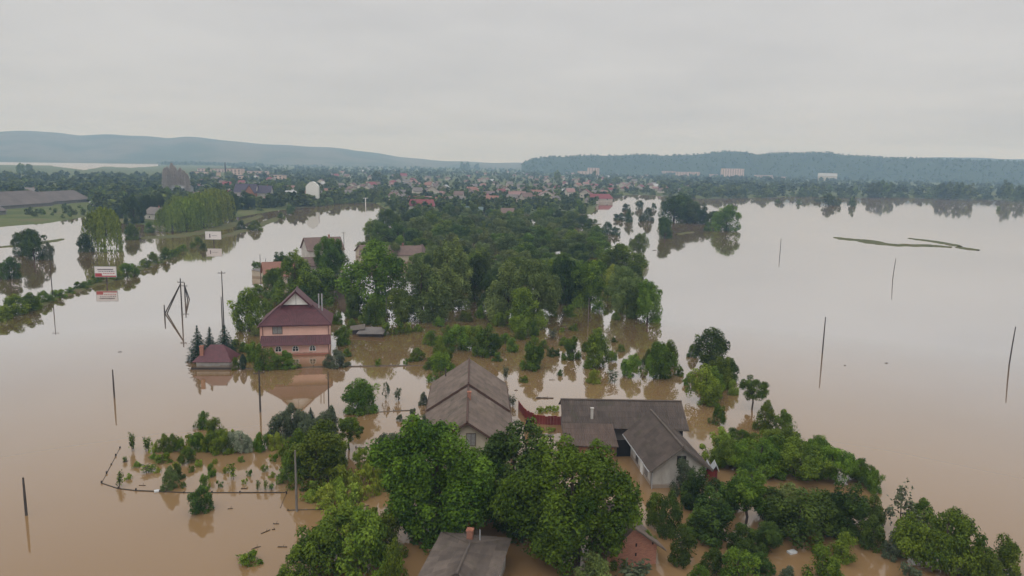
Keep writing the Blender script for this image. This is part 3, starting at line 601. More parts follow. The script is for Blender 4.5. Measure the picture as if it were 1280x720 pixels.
# grove front
trees([(468, 393, 88, 92, 'tree'), (524, 404, 74, 78, 'pale_tree'), (560, 386, 62, 84, 'pale_tree'), (592, 378, 40, 60, 'dark_tree'), (466, 407, 40, 34, 'bush'), (500, 402, 40, 40, 'tree'), (440, 398, 30, 34, 'orchard_dark'),
       (634, 402, 62, 72, 'pale_tree'), (672, 406, 66, 80, 'pale_tree'), (655, 412, 50, 50, 'tree'), (705, 382, 40, 60, 'dark_tree'), (738, 386, 50, 60, 'tree'), (722, 378, 36, 50, 'tree'), (612, 388, 36, 46, 'dark_tree')],
      'tall tree on the flooded front edge of the central grove', 'tree', 'front trees of the central grove', 'tree', 'grove_tree')
trees([(785, 392, 46, 58, 'pale_tree'), (811, 404, 42, 52, 'tree'), (797, 398, 36, 40, 'orchard_dark'), (779, 348, 54, 44, 'tree'), (799, 322, 26, 30, 'pale_tree'), (760, 342, 34, 30, 'tree'), (765, 360, 30, 26, 'bush_lime'), (790, 372, 30, 30, 'pale_tree'), (776, 378, 24, 26, 'bush_lime')],
      'green tree on the narrow spit between grove and lake', 'tree', 'trees on the narrow spit', 'tree', 'broadleaf_tree')
trees([(650, 424, 32, 28, 'orchard'), (668, 420, 18, 18, 'bush'), (690, 424, 16, 14, 'sapling'), (716, 414, 13, 11, 'low_green'), (704, 415, 10, 6, 'low_green')], 'small shrub in brown water before the central grove', 'shrub', 'shrubs before the grove', 'bush', 'shrub')
# orchard
trees([(665, 464, 40, 40), (608, 447, 42, 38), (575, 438, 44, 30), (716, 450, 29, 30, 'bush'), (748, 462, 44, 50), (788, 472, 28, 27), (827, 475, 42, 48), (640, 440, 20, 17, 'bush'), (590, 436, 36, 28), (556, 442, 30, 26, 'bush'), (838, 460, 26, 34), (818, 474, 30, 30)],
      'round fruit tree standing in the flooded orchard behind the houses', 'tree', 'orchard trees', 'orchard', 'fruit_tree')
trees([(550, 478, 38, 36), (548, 455, 26, 30), (556, 462, 30, 24)], 'green bush against the far end of the long grey roof', 'bush', 'bushes at the far end of the long roof', 'bush')
trees([(689, 446, 12, 12), (697, 445, 9, 9), (810, 450, 12, 12), (768, 428, 10, 5), (866, 447, 16, 16), (805, 462, 12, 14)], 'small dark scrub between the orchard trees', 'shrub', 'dark scrub in the orchard', 'bush_dark', 'shrub')
trees([(884, 508, 46, 48), (900, 488, 40, 40), (912, 478, 30, 30, 'orchard_dark'), (918, 494, 20, 18, 'bush_lime'), (897, 532, 22, 26, 'bush'), (895, 500, 36, 40)], 'green tree in the clump between the houses and the lake', 'tree', 'clump between houses and lake', 'orchard', 'fruit_tree')
# right thicket
trees([(918, 590, 62, 48), (955, 600, 76, 60), (1000, 604, 88, 60), (1046, 606, 78, 50), (1080, 608, 44, 40), (975, 574, 66, 40), (930, 566, 48, 32), (1025, 590, 60, 44), (958, 540, 34, 34, 'bush'), (985, 548, 36, 30, 'bush'), (905, 575, 40, 34, 'bush_lime'), (1095, 618, 30, 26, 'bush')],
      'spreading green tree in the back row of the lakeside thicket', 'tree', 'back row of the lakeside thicket', 'umbrella', 'thicket_tree')
trees([(880, 645, 60, 54), (893, 684, 78, 62), (934, 668, 70, 76, 'trunked'), (965, 656, 50, 44), (1005, 684, 84, 66), (1068, 678, 76, 66), (1096, 662, 40, 40), (962, 694, 48, 36), (1036, 668, 56, 48), (985, 660, 60, 46, 'bush_pale'), (915, 640, 40, 34), (930, 700, 60, 40)],
      'dark leafy tree in the middle of the lakeside thicket', 'tree', 'middle of the lakeside thicket', 'orchard_dark', 'thicket_tree')
trees([(838, 674, 40, 52, 'bush_dark'), (855, 708, 48, 42, 'bush_dark'), (820, 660, 36, 40, 'bush'), (875, 742, 36, 32, 'bush'), (925, 738, 58, 50, 'bush'), (1032, 735, 58, 50, 'bush'), (985, 740, 36, 26, 'bush_grey'), (790, 735, 44, 28, 'sapling'), (895, 722, 40, 30, 'bush_dark'), (1140, 735, 40, 30, 'sparse'), (745, 742, 60, 44, 'bush_pale')],
      'green bush along the muddy water before the lakeside thicket', 'bush', 'bushes before the lakeside thicket', 'bush')
trees([(886, 575, 26, 14), (878, 580, 24, 12)], 'bright low plants behind the white house gable', 'plant', 'plants behind the white house', 'low_plant', 'garden_plant')
trees([(676, 516, 16, 9), (694, 515, 14, 8), (686, 513, 12, 6), (672, 540, 22, 6), (690, 541, 18, 5)], 'green garden plants inside the red board fence', 'plant', 'plants inside the red fence', 'low_plant', 'garden_plant')
# flooded fields on the far side of the water
trees([(12, 394, 44, 24), (32, 389, 36, 20), (50, 380, 24, 14), (70, 373, 26, 11), (97, 362, 22, 10), (119, 354, 20, 11), (155, 347, 28, 17), (143, 350, 20, 12), (177, 335, 20, 10), (190, 330, 22, 13), (204, 325, 20, 14), (-12, 402, 40, 24)], 'low green bush on the grass embankment line', 'bush', 'bushes along the embankment', 'bush')
trees([(38, 325, 34, 38), (24, 320, 24, 30, 'dark_tree'), (60, 325, 17, 20, 'bush_grey'), (8, 349, 26, 28), (19, 347, 10, 9, 'bush'), (163, 300, 22, 20, 'orchard'), (185, 291, 16, 13, 'bush'), (150, 312, 5, 6, 'bush'), (246, 306, 12, 10, 'bush'), (254, 313, 9, 9, 'bush_dark'), (222, 318, 10, 9, 'bush'), (300, 287, 14, 11, 'bush_dark'), (318, 288, 20, 12, 'bush'), (362, 268, 14, 10, 'bush'), (351, 273, 12, 8, 'bush')],
      'tree or bush standing alone in the flooded field', 'tree', 'lone trees in the flooded field', 'dark_tree', 'field_tree')
trees([(212, 290, 30, 31), (230, 288, 36, 37), (250, 284, 38, 40), (266, 278, 38, 39), (222, 282, 30, 34), (242, 276, 30, 32), (277, 272, 22, 31)], 'light green willow in the row along the flooded road', 'willow', 'willow row along the flooded road', 'weeping', 'willow_tree')
trees([(165, 280, 27, 36), (290, 273, 16, 30), (308, 264, 24, 22), (150, 275, 20, 18), (182, 270, 24, 26), (198, 268, 24, 26), (326, 262, 16, 14)], 'dark tree beside the small white farmhouse and willow row', 'tree', 'trees by the white farmhouse', 'dark_tree', 'farm_tree')
trees([(844, 279, 42, 34), (868, 279, 38, 27), (858, 274, 36, 32), (892, 281, 22, 17), (880, 280, 20, 18)], 'dark tree on the wooded islet in the lake', 'tree', 'trees of the wooded islet', 'dark_tree', 'islet_tree')
trees([(786, 278, 16, 14), (811, 276, 16, 16), (802, 277, 10, 7), (783, 263, 12, 9), (800, 261, 14, 10), (760, 293, 20, 15), (748, 295, 16, 11), (770, 294, 13, 11), (738, 292, 12, 10), (745, 306, 14, 7), (775, 275, 18, 9), (817, 262, 8, 8)], 'dark bush in the inlet between village and lake', 'bush', 'bushes in the inlet', 'bush_dark')

# more low growth in the flood
trees([(520, 452, 26, 14), (538, 432, 24, 18), (560, 428, 26, 18), (536, 462, 20, 14), (622, 452, 16, 12), (632, 430, 18, 12), (680, 436, 14, 10), (705, 432, 16, 10), (732, 440, 14, 12), (765, 452, 16, 12), (776, 440, 12, 9), (655, 478, 14, 8), (700, 470, 10, 7), (795, 455, 14, 12), (850, 470, 14, 12), (858, 482, 12, 9)],
      'low scrub half drowned between the orchard trees', 'scrub', 'half drowned scrub of the orchard', 'bush', 'scrub_bush')
trees([(420, 405, 20, 14), (440, 412, 18, 12), (455, 400, 22, 16), (548, 408, 18, 10), (580, 402, 22, 12), (600, 398, 20, 14), (625, 408, 22, 16), (690, 396, 22, 18), (712, 396, 20, 14), (750, 392, 18, 14), (760, 376, 20, 18), (770, 400, 14, 9)],
      'low bush at the foot of the grove trees', 'bush', 'bushes at the foot of the grove', 'bush')
trees([(340, 578, 14, 10), (352, 572, 18, 16), (330, 560, 18, 18), (300, 578, 12, 8), (240, 590, 12, 8), (228, 610, 10, 8), (170, 585, 12, 8), (275, 610, 10, 8), (190, 575, 12, 8), (310, 596, 10, 8)],
      'tiny leafy plant dotted over the flooded garden plot', 'plant', 'tiny plants in the garden plot', 'low_green', 'garden_plant')
trees([(1095, 690, 44, 40, 'bush_dark'), (1055, 705, 40, 34, 'bush'), (1120, 700, 34, 30, 'bush_grey'), (870, 670, 36, 30, 'bush'), (955, 722, 40, 26, 'bush_dark'), (810, 700, 34, 30, 'bush'), (770, 712, 44, 40, 'bush'), (1240, 742, 44, 44, 'bush')],
      'loose bush filling the flooded lakeside thicket', 'bush', 'loose bushes of the lakeside thicket', 'bush')
trees([(-40, 408, 30, 16), (85, 367, 14, 8), (108, 358, 14, 8), (166, 341, 16, 10), (215, 321, 14, 9), (228, 314, 12, 8), (240, 310, 10, 7), (62, 377, 14, 9), (40, 384, 20, 12)], 'small tuft bush between the embankment bushes', 'bush', 'tufts along the embankment', 'bush')

trees([(192, 566, 14, 14), (232, 566, 14, 16), (255, 566, 16, 20), (283, 552, 18, 16), (236, 552, 14, 12), (312, 560, 14, 14), (218, 585, 12, 9), (247, 584, 14, 9), (206, 600, 12, 10), (281, 592, 10, 8), (304, 606, 9, 7), (160, 600, 10, 8), (196, 592, 10, 7), (268, 580, 9, 7), (330, 590, 11, 9), (340, 598, 10, 8)],
      'small bright green plant in the rows of the flooded garden plot', 'plant', 'bright plant rows in the garden plot', 'low_plant', 'garden_plant')
trees([(415, 618, 34, 18), (448, 624, 34, 18), (470, 618, 30, 22), (385, 628, 26, 14), (412, 640, 34, 14), (442, 645, 34, 14), (486, 606, 26, 26), (352, 556, 16, 14), (340, 548, 16, 14)], 'yellow-green leafy plants at the water edge of the garden thicket', 'plant', 'yellow-green plants by the thicket', 'low_plant', 'garden_plant')
# central grove, filled by hand-sized steps through its depth
rg = random.Random(21)
GROVE = [(452, 318), (470, 292), (500, 276), (600, 266), (680, 268), (735, 285), (748, 300), (745, 322), (725, 362), (690, 372), (640, 362), (600, 362), (560, 352), (520, 330), (480, 330)]
gp = np.array(GROVE, float); placed = []
k_ = 0
while k_ < 3500:
    k_ += 1
    px, py = rg.uniform(450, 750), 264+(372-264)*rg.random()**1.25
    if not bool(in_poly(np.array(px), np.array(py), gp)): continue
    p = at(px, py); w = rg.uniform(5.5, 11)
    if any((p[0]-q[0])**2+(p[1]-q[1])**2 < (0.47*(w+q[2]))**2 for q in placed): continue
    placed.append((p[0], p[1], w))
    kd = rg.choice(('tree', 'tree', 'tree', 'tree', 'dark_tree', 'pale_tree', 'pale_tree')); ad_ = {'tree': 'bright green', 'dark_tree': 'dark green', 'pale_tree': 'pale green'}[kd]
    tree_m(kd, p[0], p[1], w*1.15, w*rg.uniform(0.55, 1.05), f'{ad_} leafy tree crowded inside the dense central grove', 'tree', f'{ad_} trees inside the central grove', 'grove_tree', parts=p[1] < 330, rnd=rg)
    if len(placed) > 230: break

# ------------------------------------------------------------------ buildings
def window(parent, x, y, z, w, h, rz, frame='white_paint', pane='glass_dark', arch=False, mull=True):
    # local: faces -y at (x, y, z = sill), rz turns it
    mb = MB(); t = 0.09
    if arch:
        k = 8; arc = [(w/2*math.cos(PI*i/k), h*0.55+h*0.45*math.sin(PI*i/k)) for i in range(k+1)]
        poly = [(-w/2, 0), (w/2, 0)]+arc; mb.prism([(a*1.18, b*1.08-0.04) for a, b in poly], 'y', -0.05, -0.002)
    else:
        mb.box(-w/2-t, w/2+t, -0.06, -0.002, -t, 0); mb.box(-w/2-t, w/2+t, -0.06, -0.002, h, h+t)
        mb.box(-w/2-t, -w/2, -0.06, -0.002, 0, h); mb.box(w/2, w/2+t, -0.06, -0.002, 0, h)
        if mull: mb.box(-0.03, 0.03, -0.055, -0.004, 0, h)
    o = mb.build('window', frame, parent, (x, y, z), rz)
    pm = MB()
    if arch:
        for s in (-1, 1):
            pm.box(min(s*0.06, s*w/2*0.92), max(s*0.06, s*w/2*0.92), -0.075, -0.053, h*0.06, h*0.48)
            pm.prism([(s*0.06, h*0.55), (s*w/2*0.86, h*0.55), (s*w/2*0.6, h*0.85), (s*0.06, h*0.95)], 'y', -0.075, -0.053)
    else:
        pm.box(-w/2+0.002, w/2-0.002, -0.03, -0.006, 0.002, h-0.002)
    pm.build('pane', pane, o)
    return o
def chimney(parent, x, y, z0, z1, s=0.5, m='brick', name='chimney'):
    mb = MB(); mb.box(x-s/2, x+s/2, y-s/2, y+s/2, z0, z1); mb.box(x-s/2-0.06, x+s/2+0.06, y-s/2-0.06, y+s/2+0.06, z1, z1+0.12)
    return mb.build(name, m, parent)

# --- pink house with maroon roof
pl, pr = at(330, 444), at(411, 444)
ctr = (pl+pr)/2; yaw = rad(11); Wd = float(np.linalg.norm(pr-pl))*1.0; Dp = 8.5
ho = thing('pink_house', 'two-storey pink house with maroon tiled roof standing in the flood', 'house', tuple(ctr), yaw)
EA = tall(370, 444, 404); PK = tall(370, 444, 365); P0 = tall(370, 444, 430); P1 = tall(370, 444, 419)
w2 = Wd/2
MB().box(-w2, w2, 0, Dp, -2.5, EA).build('wall', 'pink_render', ho)
MB().box(-w2-0.04, w2+0.04, -0.05, -0.003, 0.05, 0.28).build('plinth_band', 'pink_trim', ho)
# main roof: front hip skirt with a small white gablet under the ridge
ov = 0.55; g = 0.55   # gablet starts at this fraction of the roof height
rz_ = PK-EA; hx = w2+ov; gx = hx*(1-g); gy = 1.9
rf = MB()
rf.corrugated((-hx, -ov, EA-0.25), (hx, -ov, EA-0.25), (gx, gy, EA-0.25+rz_*g), (-gx, gy, EA-0.25+rz_*g), 6, 0.35, 0.02, 1.2, random.Random(3))
yb = Dp+ov
for s in (-1, 1):
    rf.slab([(s*hx, -ov, EA-0.25), (s*hx, yb, EA-0.25), (s*gx, yb-3.4, EA-0.25+rz_*g), (s*gx, gy, EA-0.25+rz_*g)], 0.12, 0.55)
    rf.slab([(s*gx, gy-0.75, EA-0.22+rz_*g), (s*gx, yb-3.4, EA-0.22+rz_*g), (0, yb-3.4, PK), (0, gy-0.75, PK)], 0.12, 0.45)
rf.slab([(-hx, yb, EA-0.25), (hx, yb, EA-0.25), (gx, yb-3.4, EA-0.25+rz_*g), (-gx, yb-3.4, EA-0.25+rz_*g)], 0.12)
roof = rf.build('roof', 'maroon_metal', ho)
MB().prism([(-gx+0.25, EA-0.1+rz_*g), (gx-0.25, EA-0.1+rz_*g), (0, PK-0.35)], 'y', gy-0.10, gy+0.1).build('gable_panel', 'white_paint', ho)
MB().box(-0.07, 0.07, gy-0.16, gy-0.103, EA-0.1+rz_*g, PK-0.4).build('gable_post', 'metal_grey', ho)
rc = MB(); rc.tube([(0, gy-0.8, PK+0.03), (0, yb-3.4, PK+0.03)], [0.13, 0.13], 6)
for s in (-1, 1): rc.tube([(s*hx, -ov, EA-0.2), (s*gx, gy, EA-0.17+rz_*g)], [0.1, 0.1], 6)
rc.build('ridge_cap', 'maroon_rib', roof)
bd = MB()
for s in (-1, 1): bd.slab([(s*(gx+0.05), gy-0.8, EA-0.25+rz_*g), (s*(gx+0.05), gy-0.74, EA-0.25+rz_*g), (0, gy-0.74, PK+0.02), (0, gy-0.8, PK+0.02)], 0.3)
bd.build('bargeboard', 'maroon_rib', roof)
bk_ = MB(); bk_.box(-hx, hx, -ov-0.03, -ov+0.02, EA-0.45, EA-0.22); bk_.build('fascia', 'maroon_rib', roof)
pe = MB(); pe.corrugated((-w2-0.45, -1.0, P0), (w2+0.45, -1.0, P0), (w2+0.3, -0.02, P1), (-w2-0.3, -0.02, P1), 3, 0.35, 0.02, 1.2, random.Random(5))
pe.build('pent_roof', 'maroon_metal', ho)
window(ho, -w2+(346.5-328)/83*Wd, -0.001, P1+0.35, 1.55, 1.25, 0, 'frame_brown', 'curtain_glass')
for px in (347, 368.5, 390): window(ho, -w2+(px-328)/83*Wd, -0.001, 0.75, 1.0, 1.0, 0, 'white_paint', 'glass_dark', arch=True)
for px in (397.5, 401.5): MB().tube([(-w2+(px-328)/83*Wd, 4.0, EA+1.0), (-w2+(px-328)/83*Wd, 4.0, EA+4.6)], [0.12, 0.12], 8).build('flue_pipe', 'metal_grey', ho)
MB().box(-w2-1.0, -w2-0.003, 4.0, 8.2, -2.5, EA-1.5).build('side_wing', 'pink_render', ho)
MB().slab([(-w2-1.5, 3.6, EA-1.5), (-w2-1.5, 8.4, EA-1.5), (-w2, 8.4, EA-0.7), (-w2, 3.6, EA-0.7)], 0.12).build('side_roof', 'maroon_metal', ho)
for s in (-1, 1): MB().tube([(s*(w2-0.05), -0.1, -1.5), (s*(w2-0.05), -0.1, EA-0.4)], [0.06, 0.06], 6).build('downpipe', 'maroon_rib', ho)

# --- maroon hut
a, b = at(241, 461), at(290, 461); ctr = (a+b)/2; Wd = float(np.linalg.norm(b-a)); w2 = Wd/2
hu = thing('garden_hut', 'small white hut with a maroon hip roof beside the spruces', 'hut', tuple(ctr), math.atan2(b[1]-a[1], b[0]-a[0]))
MB().box(-w2+0.5, w2-0.5, 0.3, 4.4, -2, 1.35).build('wall', 'white_render', hu)
r1 = MB(); A_ = [(-w2, -0.3, 1.2), (w2, -0.3, 1.2), (w2, 5.0, 1.2), (-w2, 5.0, 1.2)]; B_ = [(-0.9, 2.3, 3.6), (1.3, 2.3, 3.6)]
r1.slab([A_[0], A_[1], B_[1], B_[0]], 0.1); r1.slab([A_[2], A_[3], B_[0], B_[1]], 0.1); r1.slab([A_[3], A_[0], B_[0]], 0.1); r1.slab([A_[1], A_[2], B_[1]], 0.1)
r1.build('roof', 'maroon_metal', hu)
chimney(hu, -w2+1.3, 0.9, 1.4, 3.6, 0.55)
MB().box(-w2-0.1, w2+0.1, -0.55, -0.42, -1.5, 0.35).build('low_wall', 'timber_dark', hu)

# --- long grey-roofed house in front (ridge runs away from us, two roof heights)
lh = thing('long_house', 'long house with two-level grey corrugated gable roof behind the walnut tree', 'house', (-5.4, 95.0, 0), rad(2.8))
hw, ze, zr = 5.55, 2.3, 6.0
MB().box(-hw+0.55, hw-0.55, -12.4, 12.9, -2.2, ze+0.2).build('wall', 'cream_render', lh)
MB().prism([(-hw+0.6, ze+0.203), (hw-0.6, ze+0.203), (0, zr-0.25)], 'y', -12.4, -12.15).build('gable_wall', 'cream_render', lh)
MB().prism([(-hw+0.6, ze+0.203), (hw-0.6, ze+0.203), (0, zr+0.1)], 'y', 12.6, 12.9).build('gable_wall', 'cream_render', lh)
fr = MB(); rr = MB()
for s in (-1, 1):
    fr.corrugated((s*hw, -13.0, ze), (s*hw, 1.0, ze), (0, 1.0, zr), (0, -13.0, zr), 5, rnd=random.Random(10+s))
    rr.corrugated((s*(hw-0.1), 0.9, ze+0.42), (s*(hw-0.1), 13.4, ze+0.42), (0, 13.4, zr+0.42), (0, 0.9, zr+0.42), 5, rnd=random.Random(20+s))
r_a = fr.build('lower_roof', 'fibre_cement', lh); r_b = rr.build('upper_roof', 'fibre_cement', lh)
st = MB()
for s in (-1, 1): st.slab([(s*hw, 0.84, ze+0.42), (s*hw, 0.90, ze+0.42), (0, 0.90, zr+0.44), (0, 0.84, zr+0.44)], 0.38)
st.build('step_board', 'ridge_brown', r_b)
st = MB()
for s in (-1, 1): st.slab([(s*hw, -13.06, ze+0.04), (s*hw, -12.99, ze+0.04), (0, -12.99, zr+0.06), (0, -13.06, zr+0.06)], 0.26)
st.build('bargeboard', 'ridge_brown', r_a)
MB().prism([(-0.75, zr-0.08), (0.75, zr-0.08), (0, zr+0.46)], 'y', 0.74, 0.82).build('step_gable', 'ridge_brown', lh)
MB().tube([(0, -13.0, zr+0.07), (0, 0.7, zr+0.07)], [0.13, 0.13], 6).build('ridge_cap', 'ridge_brown', r_a)
MB().tube([(0, 0.9, zr+0.49), (0, 13.4, zr+0.49)], [0.12, 0.12], 6).build('ridge_cap', 'ridge_brown', r_b)
chimney(lh, 0.15, -4.2, zr-0.3, zr+0.75, 0.42)
for s_ in (-1, 1): MB().tube([(s_*(hw+0.06), -13.0, ze-0.08), (s_*(hw+0.06), 13.3, ze-0.02)], [0.07, 0.07], 6).build('gutter', 'ridge_brown', lh)
window(lh, 0.45, -12.402, ze+0.75, 0.95, 1.35, 0, 'timber_grey', 'curtain_glass')
MB().tube([(-3.4, 11.5, ze+2.0), (-3.4, 11.5, ze+3.2)], [0.1, 0.1], 7).build('vent_pipe', 'pole_dark', lh)

# --- farm buildings: long barn with lean-to, white house crossing it
lb = thing('long_barn', 'long dark grey corrugated-roofed barn behind the white gable house', 'barn', (14.5, 95.4, 0), rad(0.2))
x0, x1 = -7.9, 7.9
MB().box(x0+0.4, x1-0.5, -3.6, 3.2, -2.2, 2.75).build('wall', 'grey_render', lb)
for xx in (x0+0.4, x1-0.75): MB().prism([(-3.6, 2.753), (3.2, 2.753), (0.0, 4.35)], 'x', xx, xx+0.25).build('gable_wall', 'timber_grey', lb)
rf = MB(); rf.corrugated((x0, -4.9, 2.5), (x1, -4.9, 2.5), (x1, 0, 4.6), (x0, 0, 4.6), 5, rnd=random.Random(31)); rf.corrugated((x1, 4.0, 2.7), (x0, 4.0, 2.7), (x0, 0, 4.6), (x1, 0, 4.6), 4, rnd=random.Random(32))
r_ = rf.build('roof', 'fibre_cement_dark', lb)
MB().tube([(x0, 0, 4.68), (x1, 0, 4.68)], [0.12, 0.12], 6).build('ridge_cap', 'fibre_cement_old', r_)
MB().tube([(2.2, -4.95, 2.42), (x1, -4.95, 2.42)], [0.06, 0.06], 6).build('gutter', 'timber_grey', lb)
MB().box(x1-0.9, x1-0.503, -3.75, -3.61, -2, 2.5).build('corner_post', 'timber_dark', lb)
chimney(lb, -4.1, -3.2, 2.9, 4.5, 0.32, 'white_render')
le = thing('brick_leanto', 'brick lean-to with a brown corrugated roof joined to the long barn', 'shed', (9.9, 88.9, 0), rad(0.2))
MB().box(-3.0, 2.75, -2.1, 1.1, -2.2, 1.75).build('wall', 'brick', le)
rf = MB(); rf.corrugated((-3.25, -2.7, 1.8), (3.15, -2.7, 1.8), (3.0, 2.0, 3.0), (-3.3, 2.0, 3.0), 4, rnd=random.Random(33)); rf.build('roof', 'fibre_cement_brown', le)
MB().box(-0.4, 0.5, -2.14, -2.103, 0.2, 1.2).build('hatch', 'timber_grey', le)
wh = thing('white_house', 'white gable-ended house with grey roof meeting the long barn', 'house', (18.1, 84.6, 0), rad(6.2))
ww = 2.95
MB().box(-ww, ww, -5.6, 5.4, -2.2, 2.55).build('wall', 'white_render', wh)
MB().prism([(-ww, 2.553), (ww, 2.553), (0.15, 4.55)], 'y', -5.6, -5.35).build('gable_wall', 'white_render', wh)
rf = MB()
rf.corrugated((-ww-0.55, -6.2, 2.2), (-ww-0.55, 5.4, 2.2), (0.1, 6.4, 4.9), (0.1, -6.2, 4.9), 5, rnd=random.Random(41))
rf.corrugated((ww+0.75, -6.2, 2.1), (ww+0.75, 5.4, 2.1), (0.1, 6.4, 4.9), (0.1, -6.2, 4.9), 5, rnd=random.Random(42))
r_ = rf.build('roof', 'fibre_cement_dark', wh)
MB().tube([(0.1, -6.25, 4.98), (0.1, 6.2, 4.98)], [0.12, 0.12], 6).build('ridge_cap', 'fibre_cement_old', r_)
bb = MB(); bb.slab([(-ww-0.55, -6.26, 2.25), (-ww-0.55, -6.2, 2.25), (0.1, -6.2, 4.95), (0.1, -6.26, 4.95)], 0.2); bb.slab([(ww+0.75, -6.26, 2.15), (ww+0.75, -6.2, 2.15), (0.1, -6.2, 4.95), (0.1, -6.26, 4.95)], 0.2)
bb.build('bargeboard', 'timber_grey', r_)
MB().tube([(-ww-0.6, -6.2, 2.12), (-ww-0.6, 5.4, 2.12)], [0.06, 0.06], 6).build('gutter', 'metal_grey', wh); MB().tube([(-ww-0.55, -6.1, 2.1), (-ww-0.08, -5.75, 1.8), (-ww-0.08, -5.75, -1)], [0.045, 0.045, 0.045], 6).build('downpipe', 'metal_grey', wh)
window(wh, 0.2, -5.602, 2.65, 0.85, 0.95, 0, 'timber_dark', 'dark_opening', mull=False)
window(wh, 0.05, -5.602, 0.95, 0.42, 0.3, 0, 'timber_dark', 'dark_opening', mull=False)
window(wh, -ww-0.002, -3.2, 0.55, 0.9, 1.25, -PI/2, 'timber_grey', 'curtain_glass')
window(wh, -ww-0.002, 0.6, 0.55, 0.8, 1.1, -PI/2, 'timber_grey', 'glass_dark')
dd = MB(); dd.box(-0.5, 0.5, -0.05, -0.002, -1.5, 1.9); dd.build('door', 'white_paint', wh, (-ww-0.002, -1.4, 0), -PI/2)
MB().box(-ww-0.06, -ww-0.003, -5.66, -5.0, -2, 2.4).build('corner_pilaster', 'grey_render', wh)
MB().box(-ww-1.7, -ww-0.01, 3.6, 3.75, -2, 2.1).build('porch_wall', 'dark_opening', wh)
# --- red outhouse
oh = at(889, 601); o_ = thing('outhouse', 'small dark red outhouse with a pale tin roof beside the white house', 'outhouse', tuple(oh), rad(-8))
MB().box(-0.62, 0.62, 0, 1.3, -1.6, 1.25).build('wall', 'red_dark', o_)
MB().box(-0.35, 0.35, -0.05, -0.003, -1.2, 1.1).build('door', 'red_paint', o_)
z_ = MB()
for k in range(4):
    zt = (1.2, 1.9, 1.25, 1.95, 1.2); xx = np.linspace(-0.8, 0.8, 5)
    z_.slab([(xx[k], -0.2, zt[k]), (xx[k+1], -0.2, zt[k+1]), (xx[k+1], 1.5, zt[k+1]), (xx[k], 1.5, zt[k])], 0.04)
z_.build('roof', 'metal_grey', o_)
# --- low roof with chimney at the bottom
bt = thing('low_house', 'low house with patched hip roof and chimney below the walnut trees', 'house', (-3.7, 56.3, 0), rad(-9))
hx, hy = 3.15, 6.2
MB().box(-hx+0.4, hx-0.4, -hy+0.4, hy-0.5, -2, 2.55).build('wall', 'white_render', bt)
rf = MB(); zE, zR = 2.55, 3.75
rf.corrugated((hx, hy, zE), (-hx, hy, zE), (0.1, 2.4, zR), (0.4, 2.4, zR), 3, rnd=random.Random(51))
for s in (-1, 1): rf.corrugated((s*hx, -hy, zE), (s*hx, hy, zE), (0.25, 2.4, zR), (0.25, -2.4, zR), 3, rnd=random.Random(52+s))
rf.corrugated((-hx, -hy, zE), (hx, -hy, zE), (0.4, -2.4, zR), (0.1, -2.4, zR), 3, rnd=random.Random(55))
r_ = rf.build('roof', 'fibre_cement_old', bt)
MB().tube([(0.25, 2.4, zR+0.05), (0.25, -2.4, zR+0.05)], [0.12, 0.12], 6).build('ridge_cap', 'fibre_cement_old', r_)
chimney(bt, -0.15, 4.3, 2.7, 3.95, 0.5); MB().tube([(0.75, 4.1, 2.9), (0.75, 4.1, 4.2)], [0.05, 0.05], 6).build('flue_pipe', 'metal_grey', bt)
# --- brick hut
p_ = at(803, 707); br = thing('brick_hut', 'orange brick hut with a slanting grey roof edge among bushes', 'hut', tuple(p_), rad(16))
bw = 1.3
MB().prism([(-bw, -2), (bw, -2), (bw, 1.8), (-bw+0.2, 3.7), (-bw, 3.7)], 'y', 0, 4.5).build('wall', 'brick', br)
rf = MB(); rf.corrugated((bw+0.75, -0.5, 1.4), (bw+0.75, 5.0, 1.4), (-bw+0.1, 5.0, 3.92), (-bw+0.1, -0.5, 3.92), 3, rnd=random.Random(61)); rf.corrugated((-bw-2.4, -0.5, 1.6), (-bw-2.4, 5.0, 1.6), (-bw+0.1, 5.0, 3.92), (-bw+0.1, -0.5, 3.92), 3, rnd=random.Random(62))
rf.build('roof', 'fibre_cement', br)
MB().prism([(-bw-2.1, -2), (-bw-0.003, -2), (-bw-0.003, 3.6), (-bw-2.1, 1.8)], 'y', 0.003, 4.4).build('side_wall', 'brick', br)
for xx, zz_ in ((-0.7, 1.9), (0.9, 1.9), (-0.7, 1.0)): MB().box(xx-0.07, xx+0.07, -0.02, -0.002, zz_, zz_+0.3).build('vent_hole', 'dark_opening', br)

